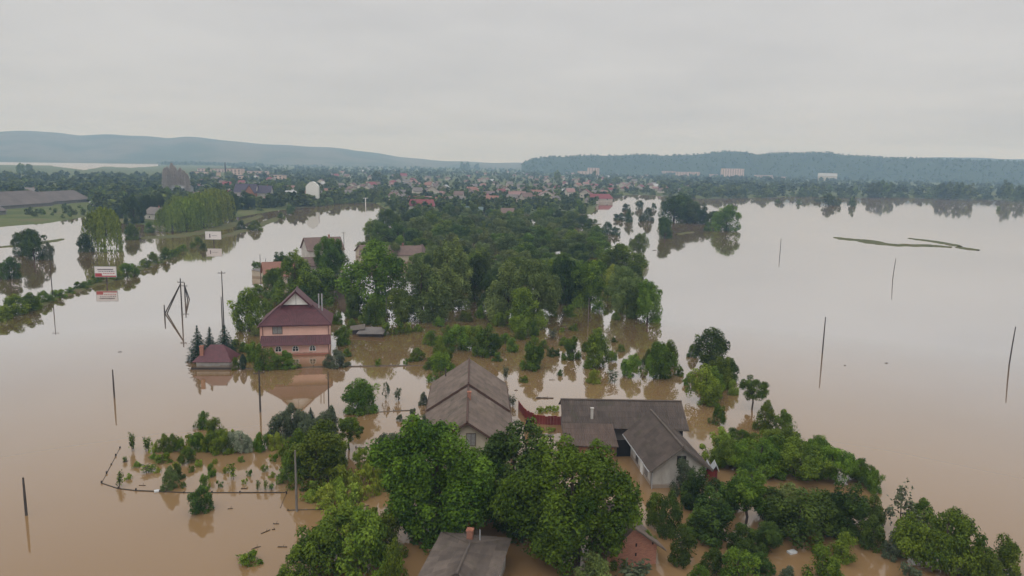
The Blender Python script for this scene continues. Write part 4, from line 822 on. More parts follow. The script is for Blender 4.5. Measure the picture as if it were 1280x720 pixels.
# --- generic houses further off
def house(px, py, wpx, hpx, roofpx, roof_m, wall_m, label, name='village_house', dp=7.5, yaw=0.0, side=False, group=None, cat='house', win=2, chim=True, z=0.0, name_roof='roof', hip=0.0):
    p = at(px, py, z); g = depth(p)/F; Wd = wpx*g; Hw = hpx*g*1.04; Hr = roofpx*g*1.04
    o = thing(name, label, cat, (p[0], p[1], z), yaw, group); w = Wd/2
    rf = MB(); ov = 0.5
    MB().box(-w, w, 0, dp, -2.0, Hw).build('wall', wall_m, o)
    if side:      # ridge runs away from the viewer, gable in front
        MB().prism([(-w, Hw+0.003), (w, Hw+0.003), (0, Hw+Hr-0.15)], 'y', 0, 0.2).build('gable_wall', wall_m, o)
        for s in (-1, 1): rf.slab([(s*(w+ov), -ov, Hw-ov*Hr/w), (s*(w+ov), dp+ov, Hw-ov*Hr/w), (0, dp+ov-hip, Hw+Hr), (0, -ov, Hw+Hr)], 0.12)
    else:
        for xx in (-w, w-0.2):
            if not hip: MB().prism([(0, Hw+0.003), (dp, Hw+0.003), (dp/2, Hw+Hr-0.15)], 'x', xx, xx+0.2).build('gable_wall', wall_m, o)
        h_ = hip*g
        rf.slab([(-w-ov, -ov, Hw-ov*2*Hr/dp), (w+ov, -ov, Hw-ov*2*Hr/dp), (w+ov-h_, dp/2, Hw+Hr), (-w-ov+h_, dp/2, Hw+Hr)], 0.12)
        rf.slab([(w+ov, dp+ov, Hw-ov*2*Hr/dp), (-w-ov, dp+ov, Hw-ov*2*Hr/dp), (-w-ov+h_, dp/2, Hw+Hr), (w+ov-h_, dp/2, Hw+Hr)], 0.12)
        if hip:
            for s in (-1, 1): rf.slab([(s*(w+ov), -ov, Hw-ov*2*Hr/dp), (s*(w+ov), dp+ov, Hw-ov*2*Hr/dp), (s*(w+ov-h_), dp/2, Hw+Hr)], 0.12)
    rf.build(name_roof, roof_m, o)
    for k in range(win):
        xx = -w+Wd*(k+0.5)/win; ww = min(1.1, Wd/win*0.45); wh_ = min(1.2, Hw*0.5)
        if wh_ > 0.3: window(o, xx, -0.001, Hw*0.3, ww, wh_, 0, 'white_paint', 'glass_dark', mull=False)
    if chim: chimney(o, w*0.4, dp*0.5, Hw+Hr*0.5, Hw+Hr+0.7, 0.5)
    return o
mat('tile_orange', (0.27, 0.135, 0.100), (0.19, 0.098, 0.076), 0.85, 1.5)
mat('tile_brown', (0.175, 0.120, 0.104), (0.120, 0.085, 0.076), 0.85, 1.0)
mat('tile_red', (0.22, 0.058, 0.062), (0.16, 0.045, 0.050), 0.7, 1.0)
mat('roof_violet', (0.070, 0.058, 0.090), (0.050, 0.043, 0.066), 0.7, 1.0)
mat('roof_slate', (0.185, 0.165, 0.155), (0.125, 0.112, 0.106), 0.85, 0.5)
mat('roof_teal', (0.110, 0.160, 0.155), (0.080, 0.120, 0.118), 0.7, 1.0)
mat('roof_pink', (0.29, 0.170, 0.155), (0.21, 0.130, 0.118), 0.85, 1.0)
mat('wall_far', (0.52, 0.47, 0.42), (0.42, 0.38, 0.34), 0.9, 0.3, objrand=0.25)
mat('wall_apartment', (0.62, 0.46, 0.39), (0.54, 0.40, 0.34), 0.9, 0.05, objrand=0.12)
mat('barn_roof', (0.145, 0.125, 0.118), (0.095, 0.084, 0.080), 0.9, 0.15, (1, 1, 1), 6)
house(352, 358, 38, 14, 14, 'tile_orange', 'cream_render', 'cream house with orange tiled roof hidden by a tree behind the pink house', yaw=rad(24), dp=8, win=2)
house(392, 350, 30, 18, 8, 'tile_brown', 'white_render', 'white-walled house with a curved canopy behind the orange-roofed house', yaw=rad(20), dp=8, win=1)
house(408, 330, 44, 18, 13, 'tile_brown', 'white_render', 'brown-roofed white house at the water edge behind the dense yard tree', yaw=rad(30), dp=9, win=2)
house(432, 370, 24, 12, 12, 'timber_grey', 'timber_grey', 'small grey plank shed at the foot of the grove', 'plank_shed', side=True, yaw=rad(18), dp=6, cat='shed', win=0, chim=False)
house(488, 328, 74, 10, 9, 'tile_brown', 'cream_render', 'long brown-roofed house with a white gable sunk in the grove', yaw=rad(6), dp=8.5, win=3)
house(518, 326, 12, 10, 8, 'tile_brown', 'white_render', 'small white gabled porch house at the end of the long brown roof', side=True, yaw=rad(-20), dp=6, win=1, chim=False)
house(484, 300, 26, 10, 6, 'roof_slate', 'white_render', 'small white house with pale flat roof by the far water', yaw=rad(5), dp=8, win=1, chim=False)
house(468, 322, 30, 8, 7, 'tile_brown', 'cream_render', 'brown-roofed outbuilding behind the long brown roof', yaw=rad(40), dp=6, win=0, chim=False)
# collapsed shed near the pink house
p_ = at(463, 421); cs = thing('collapsed_shed', 'half sunk low shed with a flat grey roof beside the pink house', 'shed', tuple(p_), rad(-4))
MB().box(-2.4, 2.3, 0.2, 3.2, -2, 0.5).build('wall', 'timber_dark', cs)
rf = MB(); rf.corrugated((-2.8, -0.4, 0.55), (2.7, -0.4, 0.75), (2.6, 3.6, 1.25), (-2.7, 3.6, 1.2), 2, rnd=random.Random(71)); rf.build('roof', 'roof_slate', cs)
p_ = at(447, 418); cs = thing('lean_shelter', 'ramshackle board shelter between the pink house and the sunken shed', 'shed', tuple(p_), rad(10))
MB().box(-1.0, 1.2, 0, 1.6, -2, 0.9).build('wall', 'timber_dark', cs); MB().slab([(-1.5, -0.4, 0.9), (1.5, -0.4, 1.2), (1.5, 2.2, 1.7), (-1.5, 2.2, 1.3)], 0.07).build('roof', 'timber_grey', cs)
p_ = at(322, 347); cs = thing('concrete_box', 'small tan concrete box standing in the water beside the orange-roofed house', 'shed', tuple(p_), rad(-12))
mb = MB(); mb.prism([(-1.8, -2), (1.9, -2), (1.9, 1.7), (-1.8, 2.2)], 'y', 0, 3.0); mb.build('wall', 'cream_render', cs)
MB().slab([(-2.0, -0.2, 2.26), (2.1, -0.2, 1.76), (2.1, 3.2, 1.76), (-2.0, 3.2, 2.26)], 0.05).build('roof', 'roof_slate', cs)

# left bank: barns, farmhouse and houses
def shed_big(px, py, wpx, hpx, rpx, dp, yaw, label, roof='barn_roof', wall='grey_render'):
    p = at(px, py); g = depth(p)/F; Wd = wpx*g; Hw = hpx*g; Hr = rpx*g; w = Wd/2
    o = thing('farm_barn', label, 'barn', (p[0], p[1], 0), yaw)
    MB().box(-w, w, 0, dp, -1, Hw).build('wall', wall, o)
    for xx in (-w, w-0.2): MB().prism([(0, Hw+0.003), (dp, Hw+0.003), (dp/2, Hw+Hr-0.15)], 'x', xx, xx+0.2).build('gable_wall', wall, o)
    rf = MB(); n_ = 8
    for k in range(n_):
        a, b = -w-0.6+(Wd+1.2)*k/n_, -w-0.6+(Wd+1.2)*(k+1)/n_
        rf.slab([(a, -0.8, Hw-0.2), (b-0.05, -0.8, Hw-0.2), (b-0.05, dp/2, Hw+Hr), (a, dp/2, Hw+Hr)], 0.15); rf.slab([(b-0.05, dp+0.8, Hw-0.2), (a, dp+0.8, Hw-0.2), (a, dp/2, Hw+Hr), (b-0.05, dp/2, Hw+Hr)], 0.15)
    rf.build('roof', roof, o); return o
def barn_at(px, py, L_, yaw, *a):
    e = at(px, py); q = proj((e[0]-L_/2*math.cos(yaw), e[1]-L_/2*math.sin(yaw), 0)); g = depth(at(*q))/F
    return shed_big(q[0], q[1], L_/g, 3.2/g, a[0]/g, a[1], yaw, a[2])
barn_at(112, 254, 56, rad(84), 6.0, 24, 'big low barn with brown-grey roof beside the wood')
barn_at(66, 259, 66, rad(82), 7.5, 30, 'widest low barn with a grey roof, next to the big low barn')
barn_at(8, 270, 60, rad(80), 6.5, 26, 'low grey barn at the flooded end of the barn row')
house(32, 244, 28, 5, 4, 'roof_slate', 'wall_far', 'pale flat-topped house above the barn roofs', yaw=rad(-10), dp=10, win=2, z=1.2)
house(120, 257, 16, 4, 2, 'metal_grey', 'metal_grey', 'pale metal shed behind the barn roofs', 'metal_shed', cat='shed', dp=8, win=0, chim=False, z=1.0)
house(187, 275, 25, 8, 7, 'roof_slate', 'white_render', 'small white farmhouse with grey roof beside the willow row', yaw=rad(-32), dp=9, win=1, z=0.6)
house(151, 266, 7, 2, 1, 'metal_grey', 'white_paint', 'low white parked trailer on the grass bank', 'trailer', cat='trailer', dp=3, win=0, chim=False, z=0.8)
house(306, 252, 26, 12, 9, 'roof_violet', 'wall_far', 'violet-roofed house with unfinished brick gable among trees', dp=10, win=2, z=1.0, chim=False)
house(312, 253, 12, 12, 9, 'roof_violet', 'brick', 'orange brick gable house in front of the violet roof', side=True, dp=7, win=2, z=1.0, chim=False)
house(329, 252, 18, 11, 8, 'roof_violet', 'white_render', 'white-walled violet-roofed house beside the brick gable', dp=9, win=2, z=1.0)
# tall white house with rounded gable, unfinished
p_ = at(390, 255.5, 0.6); g = depth(p_)/F; tw = thing('white_tower_house', 'tall narrow white house with rounded gable at the head of the water', 'house', (p_[0], p_[1], 0.6), rad(8))
k = 10; arc = [(-7.2*g+15*g*i/k, (19+9*math.sin(PI*(0.12+0.76*i/k)))*g) for i in range(k+1)]
MB().prism([(-7.2*g, 10*g), (7.8*g, 7*g)]+arc[::-1], 'y', 0, 9).build('upper_wall', 'white_paint', tw)
for xx in (-6.6, 0.5, 7.0): MB().box((xx-0.6)*g, (xx+0.6)*g, 0.1, 0.9, -1, 9.9*g if xx < 0 else 7.8*g).build('column', 'white_render', tw)
MB().box(-5.8*g, 7.2*g, 3, 8.8, -1, 7*g).build('lower_wall', 'timber_dark', tw)
MB().box(-8.4*g, -7.21*g, 0.2, 6, -1, 17*g).build('brick_side', 'brick', tw)
for q in (2, 5, 8): MB().slab([(arc[q][0]-0.8*g, -0.3, arc[q][1]+0.1), (arc[q][0]+0.8*g, -0.3, arc[q][1]+0.1), (arc[q][0]+0.8*g, 9.3, arc[q][1]+0.1), (arc[q][0]-0.8*g, 9.3, arc[q][1]+0.1)], 0.1).build('roof_strip', 'metal_grey', tw)
# pale ruined walls under the bare poplars
house(222, 244, 26, 9, 3, 'metal_grey', 'metal_grey', 'pale striped metal hangar beside the bare grey poplars', 'hangar', cat='hangar', dp=12, win=0, chim=False, z=1.3)
for px in (207, 211, 216, 220, 225, 229, 233): tree('bare', px, 243 + (px % 3), 9, 36-abs(px-216)*0.6, 'bare grey poplar in the clump beside the pale hangar', 'poplar', 'bare grey poplars', 'bare_poplar', z=1.2)

# ------------------------------------------------------------------ the village beyond
rv = random.Random(5)
named = [(527, 262, 32, 5, 7, 'tile_red', 'wide crimson-roofed house on the near edge of the village'), (553, 256, 20, 4, 5, 'tile_orange', 'orange-roofed house just behind the crimson roof'),
         (540, 247, 18, 8, 6, 'tile_brown', 'tall pale gable house in the middle of the village'), (505, 226, 8, 6, 3, 'tile_red', 'narrow tall red house rising over the village trees'),
         (565, 246, 20, 3, 4, 'roof_pink', 'pink-roofed house beside the tall pale gable'), (571, 254, 24, 4, 4, 'roof_slate', 'grey-roofed bungalow with white walls behind the grove'),
         (613, 254, 16, 4, 5, 'tile_orange', 'brick-orange roofed house above the grove'), (634, 271, 15, 5, 5, 'tile_brown', 'brown brick house nestled in the grove trees'),
         (648, 250, 22, 5, 5, 'roof_pink', 'pale house with faded red roof behind the grove'), (684, 250, 24, 5, 6, 'roof_pink', 'light brick gable house with a faded roof behind the grove'),
         (752, 251, 30, 3, 5, 'tile_red', 'low wide crimson roof at the edge of the inlet'), (731, 247, 16, 5, 5, 'tile_red', 'small red and white gabled house beside the low crimson roof'),
         (590, 266, 26, 3, 4, 'roof_teal', 'pale teal roof among the grove trees'), (822, 236, 14, 3, 3, 'metal_grey', 'pale pointed roof above the inlet trees'), (905, 240, 12, 4, 3, 'roof_slate', 'small house with white walls on the far lakeshore'),
         (470, 243, 22, 3, 3, 'roof_slate', 'flat grey house at the head of the water'), (1034, 226, 22, 6, 3, 'metal_grey', 'long white-roofed hall at the foot of the wooded hill')]
for px, py, w, h, r, m_, lab in named: house(px, py, w, h, r, m_, 'wall_far', lab, dp=10, yaw=rad(rv.uniform(-20, 20)), side=('gable' in lab), win=2, chim=False, z=1.2, hip=2.5 if 'crimson' in lab else 0)
ROOFS = [('tile_brown', 'brown'), ('tile_brown', 'brown'), ('roof_pink', 'faded pink'), ('roof_slate', 'grey'), ('tile_red', 'red'), ('tile_orange', 'orange'), ('metal_grey', 'pale metal'), ('roof_slate', 'grey'), ('roof_pink', 'faded pink'), ('tile_brown', 'brown')]
HM = []
for w_, d_, h_, r_, hp in ((10, 9, 3.6, 3.4, 0), (12, 9, 3.2, 3.0, 2.5), (9, 10, 5.8, 3.6, 0), (14, 8, 3.0, 2.6, 0)):
    wb = MB(); wb.box(-w_/2, w_/2, -d_/2, d_/2, -2, h_)
    if not hp:
        for xx in (-w_/2, w_/2-0.2): wb.prism([(-d_/2, h_+0.003), (d_/2, h_+0.003), (0, h_+r_-0.2)], 'x', xx, xx+0.2)
    rb = MB(); o = 0.6; e = h_-0.3
    for s in (-1, 1): rb.slab([(-w_/2-o, s*(d_/2+o), e), (w_/2+o, s*(d_/2+o), e), (w_/2+o-hp, 0, h_+r_), (-w_/2-o+hp, 0, h_+r_)], 0.15)
    if hp:
        for s in (-1, 1): rb.slab([(s*(w_/2+o), -d_/2-o, e), (s*(w_/2+o), d_/2+o, e), (s*(w_/2+o-hp), 0, h_+r_)], 0.15)
    pn = MB(); pn.box(-0.6, 0.6, -0.08, -0.01, 0, 1.3)
    HM.append((wb.mesh('wall'), {m_: rb.mesh('roof') for m_, _ in set(ROOFS)}, pn.mesh('window'), w_, d_, h_))
for wm, rm, pm, *_ in HM:
    wm.materials.append(MATS['wall_far']); pm.materials.append(MATS['glass_dark'])
    for m_, me in rm.items(): me.materials.append(MATS[m_])
VH = []
def village_house(x, y, z, where):
    wm, rm, pm, w_, d_, h_ = rv.choice(HM); m_, cn = rv.choice(ROOFS)
    o = thing('village_house', f'small house with {cn} roof {where}', 'house', (x, y, z), rv.uniform(-0.8, 0.8)+rv.choice((0, 0, PI/2)), f'{cn}-roofed houses {where}')
    link('wall', wm, None, o); link('roof', rm[m_], None, o)
    if math.hypot(x, y) < 1000:
        for s in (-1, 1): link('window', pm, None, o, (s*w_*0.25, -d_/2, h_*0.35)); link('window', pm, None, o, (s*w_*0.25, d_/2, h_*0.35), PI)
    o.scale = (rv.uniform(0.7, 0.95),)*3; VH.append((x, y))
n_ = 0
while n_ < 250:
    px = rv.uniform(400, 870) if rv.random() < 0.8 else rv.uniform(240, 420); py = 211+(254-211)*rv.random()**0.75
    hz_ = 203+(px-640)*math.tan(ROLL)
    if py < hz_+7: continue
    p = at(px, py, 1.4); az = math.atan2(p[0], p[1]); r = math.hypot(p[0], p[1])
    if r < shore(az)+60 or any((p[0]-a)**2+(p[1]-b)**2 < 18**2 for a, b in VH): continue
    village_house(p[0], p[1], 1.4, 'among the village trees'); n_ += 1
# apartment blocks below the wooded hill
def block(px, py, wpx, hpx, yaw, label, group=None):
    p = at(px, py, 1.4); g = depth(p)/F; Wd = wpx*g; H_ = hpx*g; o = thing('apartment_block', label, 'building', (p[0], p[1], 1.4), yaw, group)
    MB().box(-Wd/2, Wd/2, 0, 13, -2, H_).build('wall', 'wall_apartment', o)
    MB().box(-Wd/2-0.4, Wd/2+0.4, -0.4, 13.4, H_+0.01, H_+0.8).build('roof', 'roof_slate', o)
    fl = max(2, int(H_/3)); nb = max(3, int(Wd/7))
    wm = MB().box(-1.6, 1.6, -0.12, -0.01, 0, 1.5).mesh('window'); wm.materials.append(MATS['glass_dark'])
    for i in range(fl):
        for j in range(nb): link('window', wm, None, o, (-Wd/2+Wd*(j+0.5)/nb, 0, 0.9+i*(H_-1.2)/fl))
block(916, 222, 28, 11, rad(4), 'biggest pinkish apartment block below the wooded hill')
block(937, 222, 16, 8, rad(4), 'lower wing beside the biggest apartment block')
for px, py, w, h, yw in ((742, 219, 14, 9, 5), (728, 219, 12, 5, -6), (765, 217, 18, 4, 3), (785, 216, 14, 4, 8), (802, 217, 22, 5, 2), (818, 217, 12, 5, -8), (836, 220, 16, 6, 5), (852, 221, 14, 6, -3), (866, 221, 18, 6, 6), (882, 220, 14, 5, 3), (892, 222, 10, 4, 0), (955, 223, 22, 4, 6), (975, 224, 16, 3, -4)):
    block(px, py, w, h, rad(yw), 'pale pink apartment block in the row below the wooded hill', 'apartment blocks below the hill')
for px, py, w, h in ((255, 221, 34, 6), (292, 220, 20, 9), (268, 215, 40, 4), (322, 219, 26, 5), (300, 226, 16, 6), (345, 224, 18, 5)):
    block(px, py, w, h, rad(rv.uniform(-12, 12)), 'pale works building beyond the bare poplars', 'works buildings beyond the poplars')
p_ = at(282, 220, 1.4); ch = thing('factory_chimney', 'slim dark chimney rising beside the works buildings', 'chimney', tuple(p_)); g = depth(p_)/F
MB().tube([(0, 0, 0), (0, 0, 12*g), (0, 0, 17*g)], [1.2*g, 0.9*g, 0.6*g], 10).build('shaft', 'pole_dark', ch); MB().tube([(0, 0, 0), (0, 0, 3*g)], [1.6*g, 1.5*g], 10).build('base', 'wall_far', ch)
p_ = at(1002, 220, 8); ch = thing('hill_church', 'small white building with a reddish roof on the wooded slope', 'church', tuple(p_)); MB().box(-9, 9, 0, 12, -8, 8).build('wall', 'white_paint', ch)
MB().prism([(-10, 8.003), (10, 8.003), (0, 15)], 'y', -0.5, 12.5).build('roof', 'roof_pink', ch)

# individual trees of the village, left bank and far shore
rt = random.Random(9); cnt = {}
def belt(n, xr, yr, kinds, hr, label, group, name, skew=1.0, zz=1.0, gap=5.0, cond=None):
    pts = []; tries = 0
    while len(pts) < n and tries < n*40:
        tries += 1
        px = rt.uniform(*xr); py = yr[0]+(yr[1]-yr[0])*rt.random()**skew
        p = at(px, py, zz); az = math.atan2(p[0], p[1]); r = math.hypot(p[0], p[1])
        if r < shore(az)+4 or (cond and not cond(px, py)): continue
        if any((p[0]-a)**2+(p[1]-b)**2 < gap**2 for a, b in pts) or any((p[0]-a)**2+(p[1]-b)**2 < 9**2 for a, b in VH): continue
        pts.append((p[0], p[1])); h = rt.uniform(*hr)
        tree_m(rt.choice(kinds), p[0], p[1], h*rt.uniform(0.9, 1.35), h, label, 'tree', group, name, zz-0.3, parts=False, rnd=rt)
belt(70, (400, 770), (236, 268), ('far',), (5, 10), 'leafy garden tree between the near village houses', 'garden trees of the near village', 'village_tree', gap=9)
belt(26, (395, 480), (243, 256), ('far',), (6, 11), 'dark tree along the shore at the head of the water', 'trees at the head of the water', 'shore_tree')
belt(75, (-60, 330), (222, 262), ('far',), (8, 14), 'dark tree in the wood behind the barns and farmhouse', 'wood behind the barns', 'woodland_tree', gap=9, cond=lambda x, y: not (x < 118 and y > 240 + (8 if x > 90 else 0)) and not (195 < x < 240 and 236 < y < 250) and not (290 < x < 342 and y > 244))
belt(36, (-60, 135), (256, 272), ('far',), (2.0, 4.5), 'low green bush along the foot of the barns', 'bushes along the barns', 'bank_bush', gap=5, cond=lambda x, y: y > 262-x*0.03+(3 if x < 60 else 0))
belt(20, (325, 385), (236, 254), ('far',), (9, 14), 'tall dark tree between the violet roofs and the white tower house', 'dark trees by the violet roofs', 'park_tree', gap=7)
belt(46, (835, 965), (238, 249), ('far',), (8, 13), 'tree in the wood on the far shore of the lake', 'wood on the far lakeshore', 'shore_tree', gap=7)
belt(26, (960, 1180), (238, 247), ('far',), (7, 14), 'tree scattered along the far lakeshore', 'scattered trees on the far lakeshore', 'shore_tree', gap=12)
for px, py, h in ((1090, 247, 20), (1097, 247, 22), (1104, 247, 24), (1112, 247, 21), (1172, 249, 20), (1180, 249, 22), (1188, 249, 24), (1196, 250, 24), (1204, 250, 24), (1212, 250, 23), (1256, 251, 28), (1262, 252, 24), (1273, 252, 22), (1281, 252, 20)):
    tree('poplar', px, py, 11, h*0.78, 'tall poplar in the tree line along the far lakeshore', 'poplar', 'poplars on the far lakeshore', 'poplar_tree', parts=False, z=0.3)
trees([(1038, 257, 20, 15), (1046, 257, 14, 13), (1066, 258, 11, 15), (1000, 255, 8, 7), (973, 254, 10, 6), (1024, 253, 12, 7), (1250, 263, 8, 5)], 'small dark tree standing in the lake off the far shore', 'tree', 'trees standing off the far shore', 'far', 'drowned_tree', parts=False)
for px, py, w, h in ((33, 218, 16, 14), (24, 217, 14, 13), (36, 225, 12, 12), (262, 222, 14, 14), (577, 214, 8, 12), (584, 213, 8, 11), (596, 212, 8, 8), (672, 216, 9, 9), (697, 229, 12, 16), (728, 232, 12, 10), (742, 227, 10, 14), (750, 231, 14, 10), (760, 232, 14, 11), (770, 232, 14, 11), (470, 228, 16, 14), (480, 230, 14, 12), (497, 228, 12, 11)):
    tree('far', px, py, w, h, 'big dark tree rising above the distant tree tops', 'tree', 'big trees above the distant tops', 'park_tree', parts=False, z=1.2)

belt(60, (480, 760), (244, 270), ('far',), (5, 9), 'leafy tree along the back edge of the central grove', 'back edge of the central grove', 'garden_tree', gap=7)
def shoreline(n, xr, hr, label, group):
    for _ in range(n):
        px = rt.uniform(*xr); v = ray(px, 250); az = math.atan2(v[0], v[1]); d = float(shore(az))+rt.uniform(-6, 14); h = rt.uniform(*hr)
        tree_m('far', d*math.sin(az), d*math.cos(az), h*rt.uniform(1.2, 2.4), h, label, 'bush', group, 'shore_bush', 0.0, parts=False, rnd=rt)
shoreline(70, (960, 1400), (2.5, 8), 'bush along the waterline of the far lakeshore', 'bushes on the far lakeshore')
shoreline(30, (752, 960), (2.5, 7), 'bush along the waterline of the inlet shore', 'bushes on the inlet shore')
shoreline(26, (385, 500), (2.5, 6), 'bush along the waterline at the head of the water', 'bushes at the head of the water')

# masses too far to count: woods on the plain and on the hill
def mass(name, pts, hs, label, m_='leaf_far', seed=1):
    rng = np.random.default_rng(seed); Vs, Qs, Ts = [], [], []; off = 0; vs = PROTO['tiny'][1]
    for (x, y, z), h in zip(pts, hs):
        V, Q, T = vs[rng.integers(len(vs))][4]; a = rng.uniform(0, 6.28); c, s = math.cos(a), math.sin(a); k = h/8.0; kw = k*rng.uniform(0.9, 1.5)
        Vs.append(np.stack([(V[:, 0]*c-V[:, 1]*s)*kw+x, (V[:, 0]*s+V[:, 1]*c)*kw+y, V[:, 2]*k+z], 1)); Qs.append(Q+off); Ts.append(np.clip(T*0.6+rng.uniform(0, 0.4), 0, 1)); off += len(V)
    o = link(name, np_mesh(name, np.vstack(Vs), np.vstack(Qs), np.concatenate(Ts)), m_)
    o['kind'] = 'stuff'; o['label'] = label; o['category'] = 'trees'; return o
rng = np.random.default_rng(77); pts, hs = [], []
def fill(n, xr, dr, hr, zz=0.9, cond=None):
    k = 0
    while k < n:
        px = rng.uniform(*xr); d = math.exp(rng.uniform(math.log(dr[0]), math.log(dr[1])))
        v = ray(px, 230); v = v/math.hypot(v[0], v[1]); x, y = v[0]*d, v[1]*d; az = math.atan2(x, y)
        if d < shore(az)+10 or bool(in_poly(np.array(x), np.array(y), lake_xy)): k += 0.2; continue
        if cond and not cond(px, d): k += 0.2; continue
        if d < 1500 and any((x-a)**2+(y-b)**2 < 8.5**2 for a, b in VH): k += 0.2; continue
        k += 1; pts.append((x, y, zz)); hs.append(rng.uniform(*hr))
fill(1900, (370, 900), (480, 2400), (4, 8))
fill(1500, (-250, 420), (520, 2050), (5, 11), cond=lambda px, d: not (px < 128 and d < 680) and not (px < 300 and d > 1350))
fill(1300, (820, 1550), (880, 2500), (6, 13))
fill(1500, (290, 1000), (1700, 3600), (5, 11))
fill(420, (-250, 330), (3000, 3500), (8, 15), cond=lambda px, d: True)
mass('distant_woods', pts, hs, 'mass of distant trees spread across the plain behind the village')
pts, hs = [], []
for k in range(3600):
    i = rng.integers(1, HRv.shape[0]-3); j = rng.integers(0, HRv.shape[1]-1); u, v = rng.random(2)
    p = HRv[i, j]*(1-u)*(1-v)+HRv[i+1, j]*u*(1-v)+HRv[i, j+1]*(1-u)*v+HRv[i+1, j+1]*u*v
    pts.append((p[0], p[1], p[2]-1)); hs.append(4+4.5*rng.random())
mass('hill_woods', pts, hs, 'dense woodland covering the hill across the lake', seed=2)

# ------------------------------------------------------------------ poles, billboards, fences, flotsam
def pole(px, py, top, label, arm=True, m='pole_dark', r=0.13, lean=0.0, group=None):
    p = at(px, py); h = tall(px, py, top); r *= 0.72; o = thing('utility_pole', label, 'pole', tuple(p), rad((px*7) % 60-30), group)
    MB().tube([(0, 0, -2.5), (lean*0.5, 0, h*0.5), (lean, 0, h)], [r*1.15, r, r*0.7], 8).build('shaft', m, o)
    if arm:
        MB().box(lean-0.75, lean+0.75, -0.05, 0.05, h-0.45, h-0.33).build('crossarm', m, o)
        for s in (-0.65, 0, 0.65): MB().tube([(lean+s, 0, h-0.33), (lean+s, 0, h-0.12)], [0.05, 0.03], 6).build('insulator', 'insulator', o)
    return o
pole(66, 373, 327, 'tall thin pole near the bushes of the embankment line', r=0.15)
pole(143, 497, 462, 'short leaning pole alone in open water before the maroon hut', arm=False, r=0.16)
pole(325.5, 515, 463, 'dark pole in the water in front of the pink house fence', r=0.17)
pole(411, 512, 464, 'thin pole by the lone round tree beside the pink house fence', arm=False, r=0.12)
pole(371, 639, 563, 'grey concrete pole at the corner of the garden plot', arm=False, m='concrete_pole', r=0.16)
pole(33, 644, 597, 'short dark post alone on the open muddy water', arm=False, r=0.17)
pole(975, 316, 298, 'short pole in the lake near the wooded islet', arm=False, r=0.17)
pole(1115.5, 349, 323, 'pole in the lake near the mud banks', arm=False, r=0.15, lean=0.4)
pole(1028, 441, 396, 'tallest pole standing in the open lake', arm=False, r=0.16)
pole(1261, 456, 408, 'leaning pole on the lake side farthest from the orchard', arm=False, r=0.16, lean=0.3)
pole(876, 279, 264, 'thin pole before the wooded islet', arm=False, r=0.15)
pole(735, 408, 372, 'thin pole at the edge of the grove by the spit', arm=False, r=0.10, m='concrete_pole')
pole(483, 402, 372, 'grey pole in front of the grove trees', arm=False, r=0.14, m='concrete_pole')
pole(280, 410, 339, 'tall striped pole behind the spruces', r=0.16)
pole(278, 408, 371, 'short pole beside the tall striped pole', arm=False, r=0.16)
pole(326, 350, 318, 'pole beside the concrete box', arm=False, r=0.13)
pole(333, 350, 323, 'second pole behind the orange-roofed house', arm=False, r=0.13)
pole(430, 312, 290, 'cross-shaped pole between the brown-roofed houses', r=0.15)
pole(505, 322, 290, 'thin grey pole rising from the grove trees', arm=False, m='concrete_pole', r=0.12)
p_ = at(457, 257, 0.6); o = thing('white_mast', 'white T-shaped mast at the head of the water', 'mast', tuple(p_)); g = depth(p_)/F
MB().tube([(0, 0, -1), (0, 0, 9*g)], [0.35, 0.3], 8).build('shaft', 'white_paint', o); MB().box(-3*g, 3*g, -0.2, 0.2, 9*g, 9.6*g).build('crossarm', 'white_paint', o)
# strutted anchor pole
def strutted(px, py, top, sx, sy, label):
    p = at(px, py); h = tall(px, py, top); q = at(sx, sy)-p; o = thing('anchor_pole', label, 'pole', tuple(p))
    MB().tube([(0, 0, -2.5), (0, 0, h)], [0.19, 0.13], 8).build('shaft', 'pole_dark', o)
    for s in (-0.25, 0.25): MB().tube([(q[0]*1.05+s, q[1]*1.05, -0.5), (0, s*0.3, h*0.84)], [0.14, 0.11], 7).build('strut', 'pole_dark', o)
    MB().box(-0.7, 0.7, -0.06, 0.06, h-0.95, h-0.8).build('crossarm', 'pole_dark', o)
    for s in (-0.6, 0.6): MB().tube([(s, 0, h-0.8), (s, 0, h-0.5)], [0.06, 0.04], 6).build('insulator', 'insulator', o)
strutted(227.5, 391, 348, 207, 392, 'anchor pole with long slanting struts in the open water')
pole(206, 396, 381, 'stub pole at the foot of the slanting struts', arm=False, r=0.2)
strutted(231.5, 375, 353, 236, 374, 'smaller strutted pole behind the anchor pole')
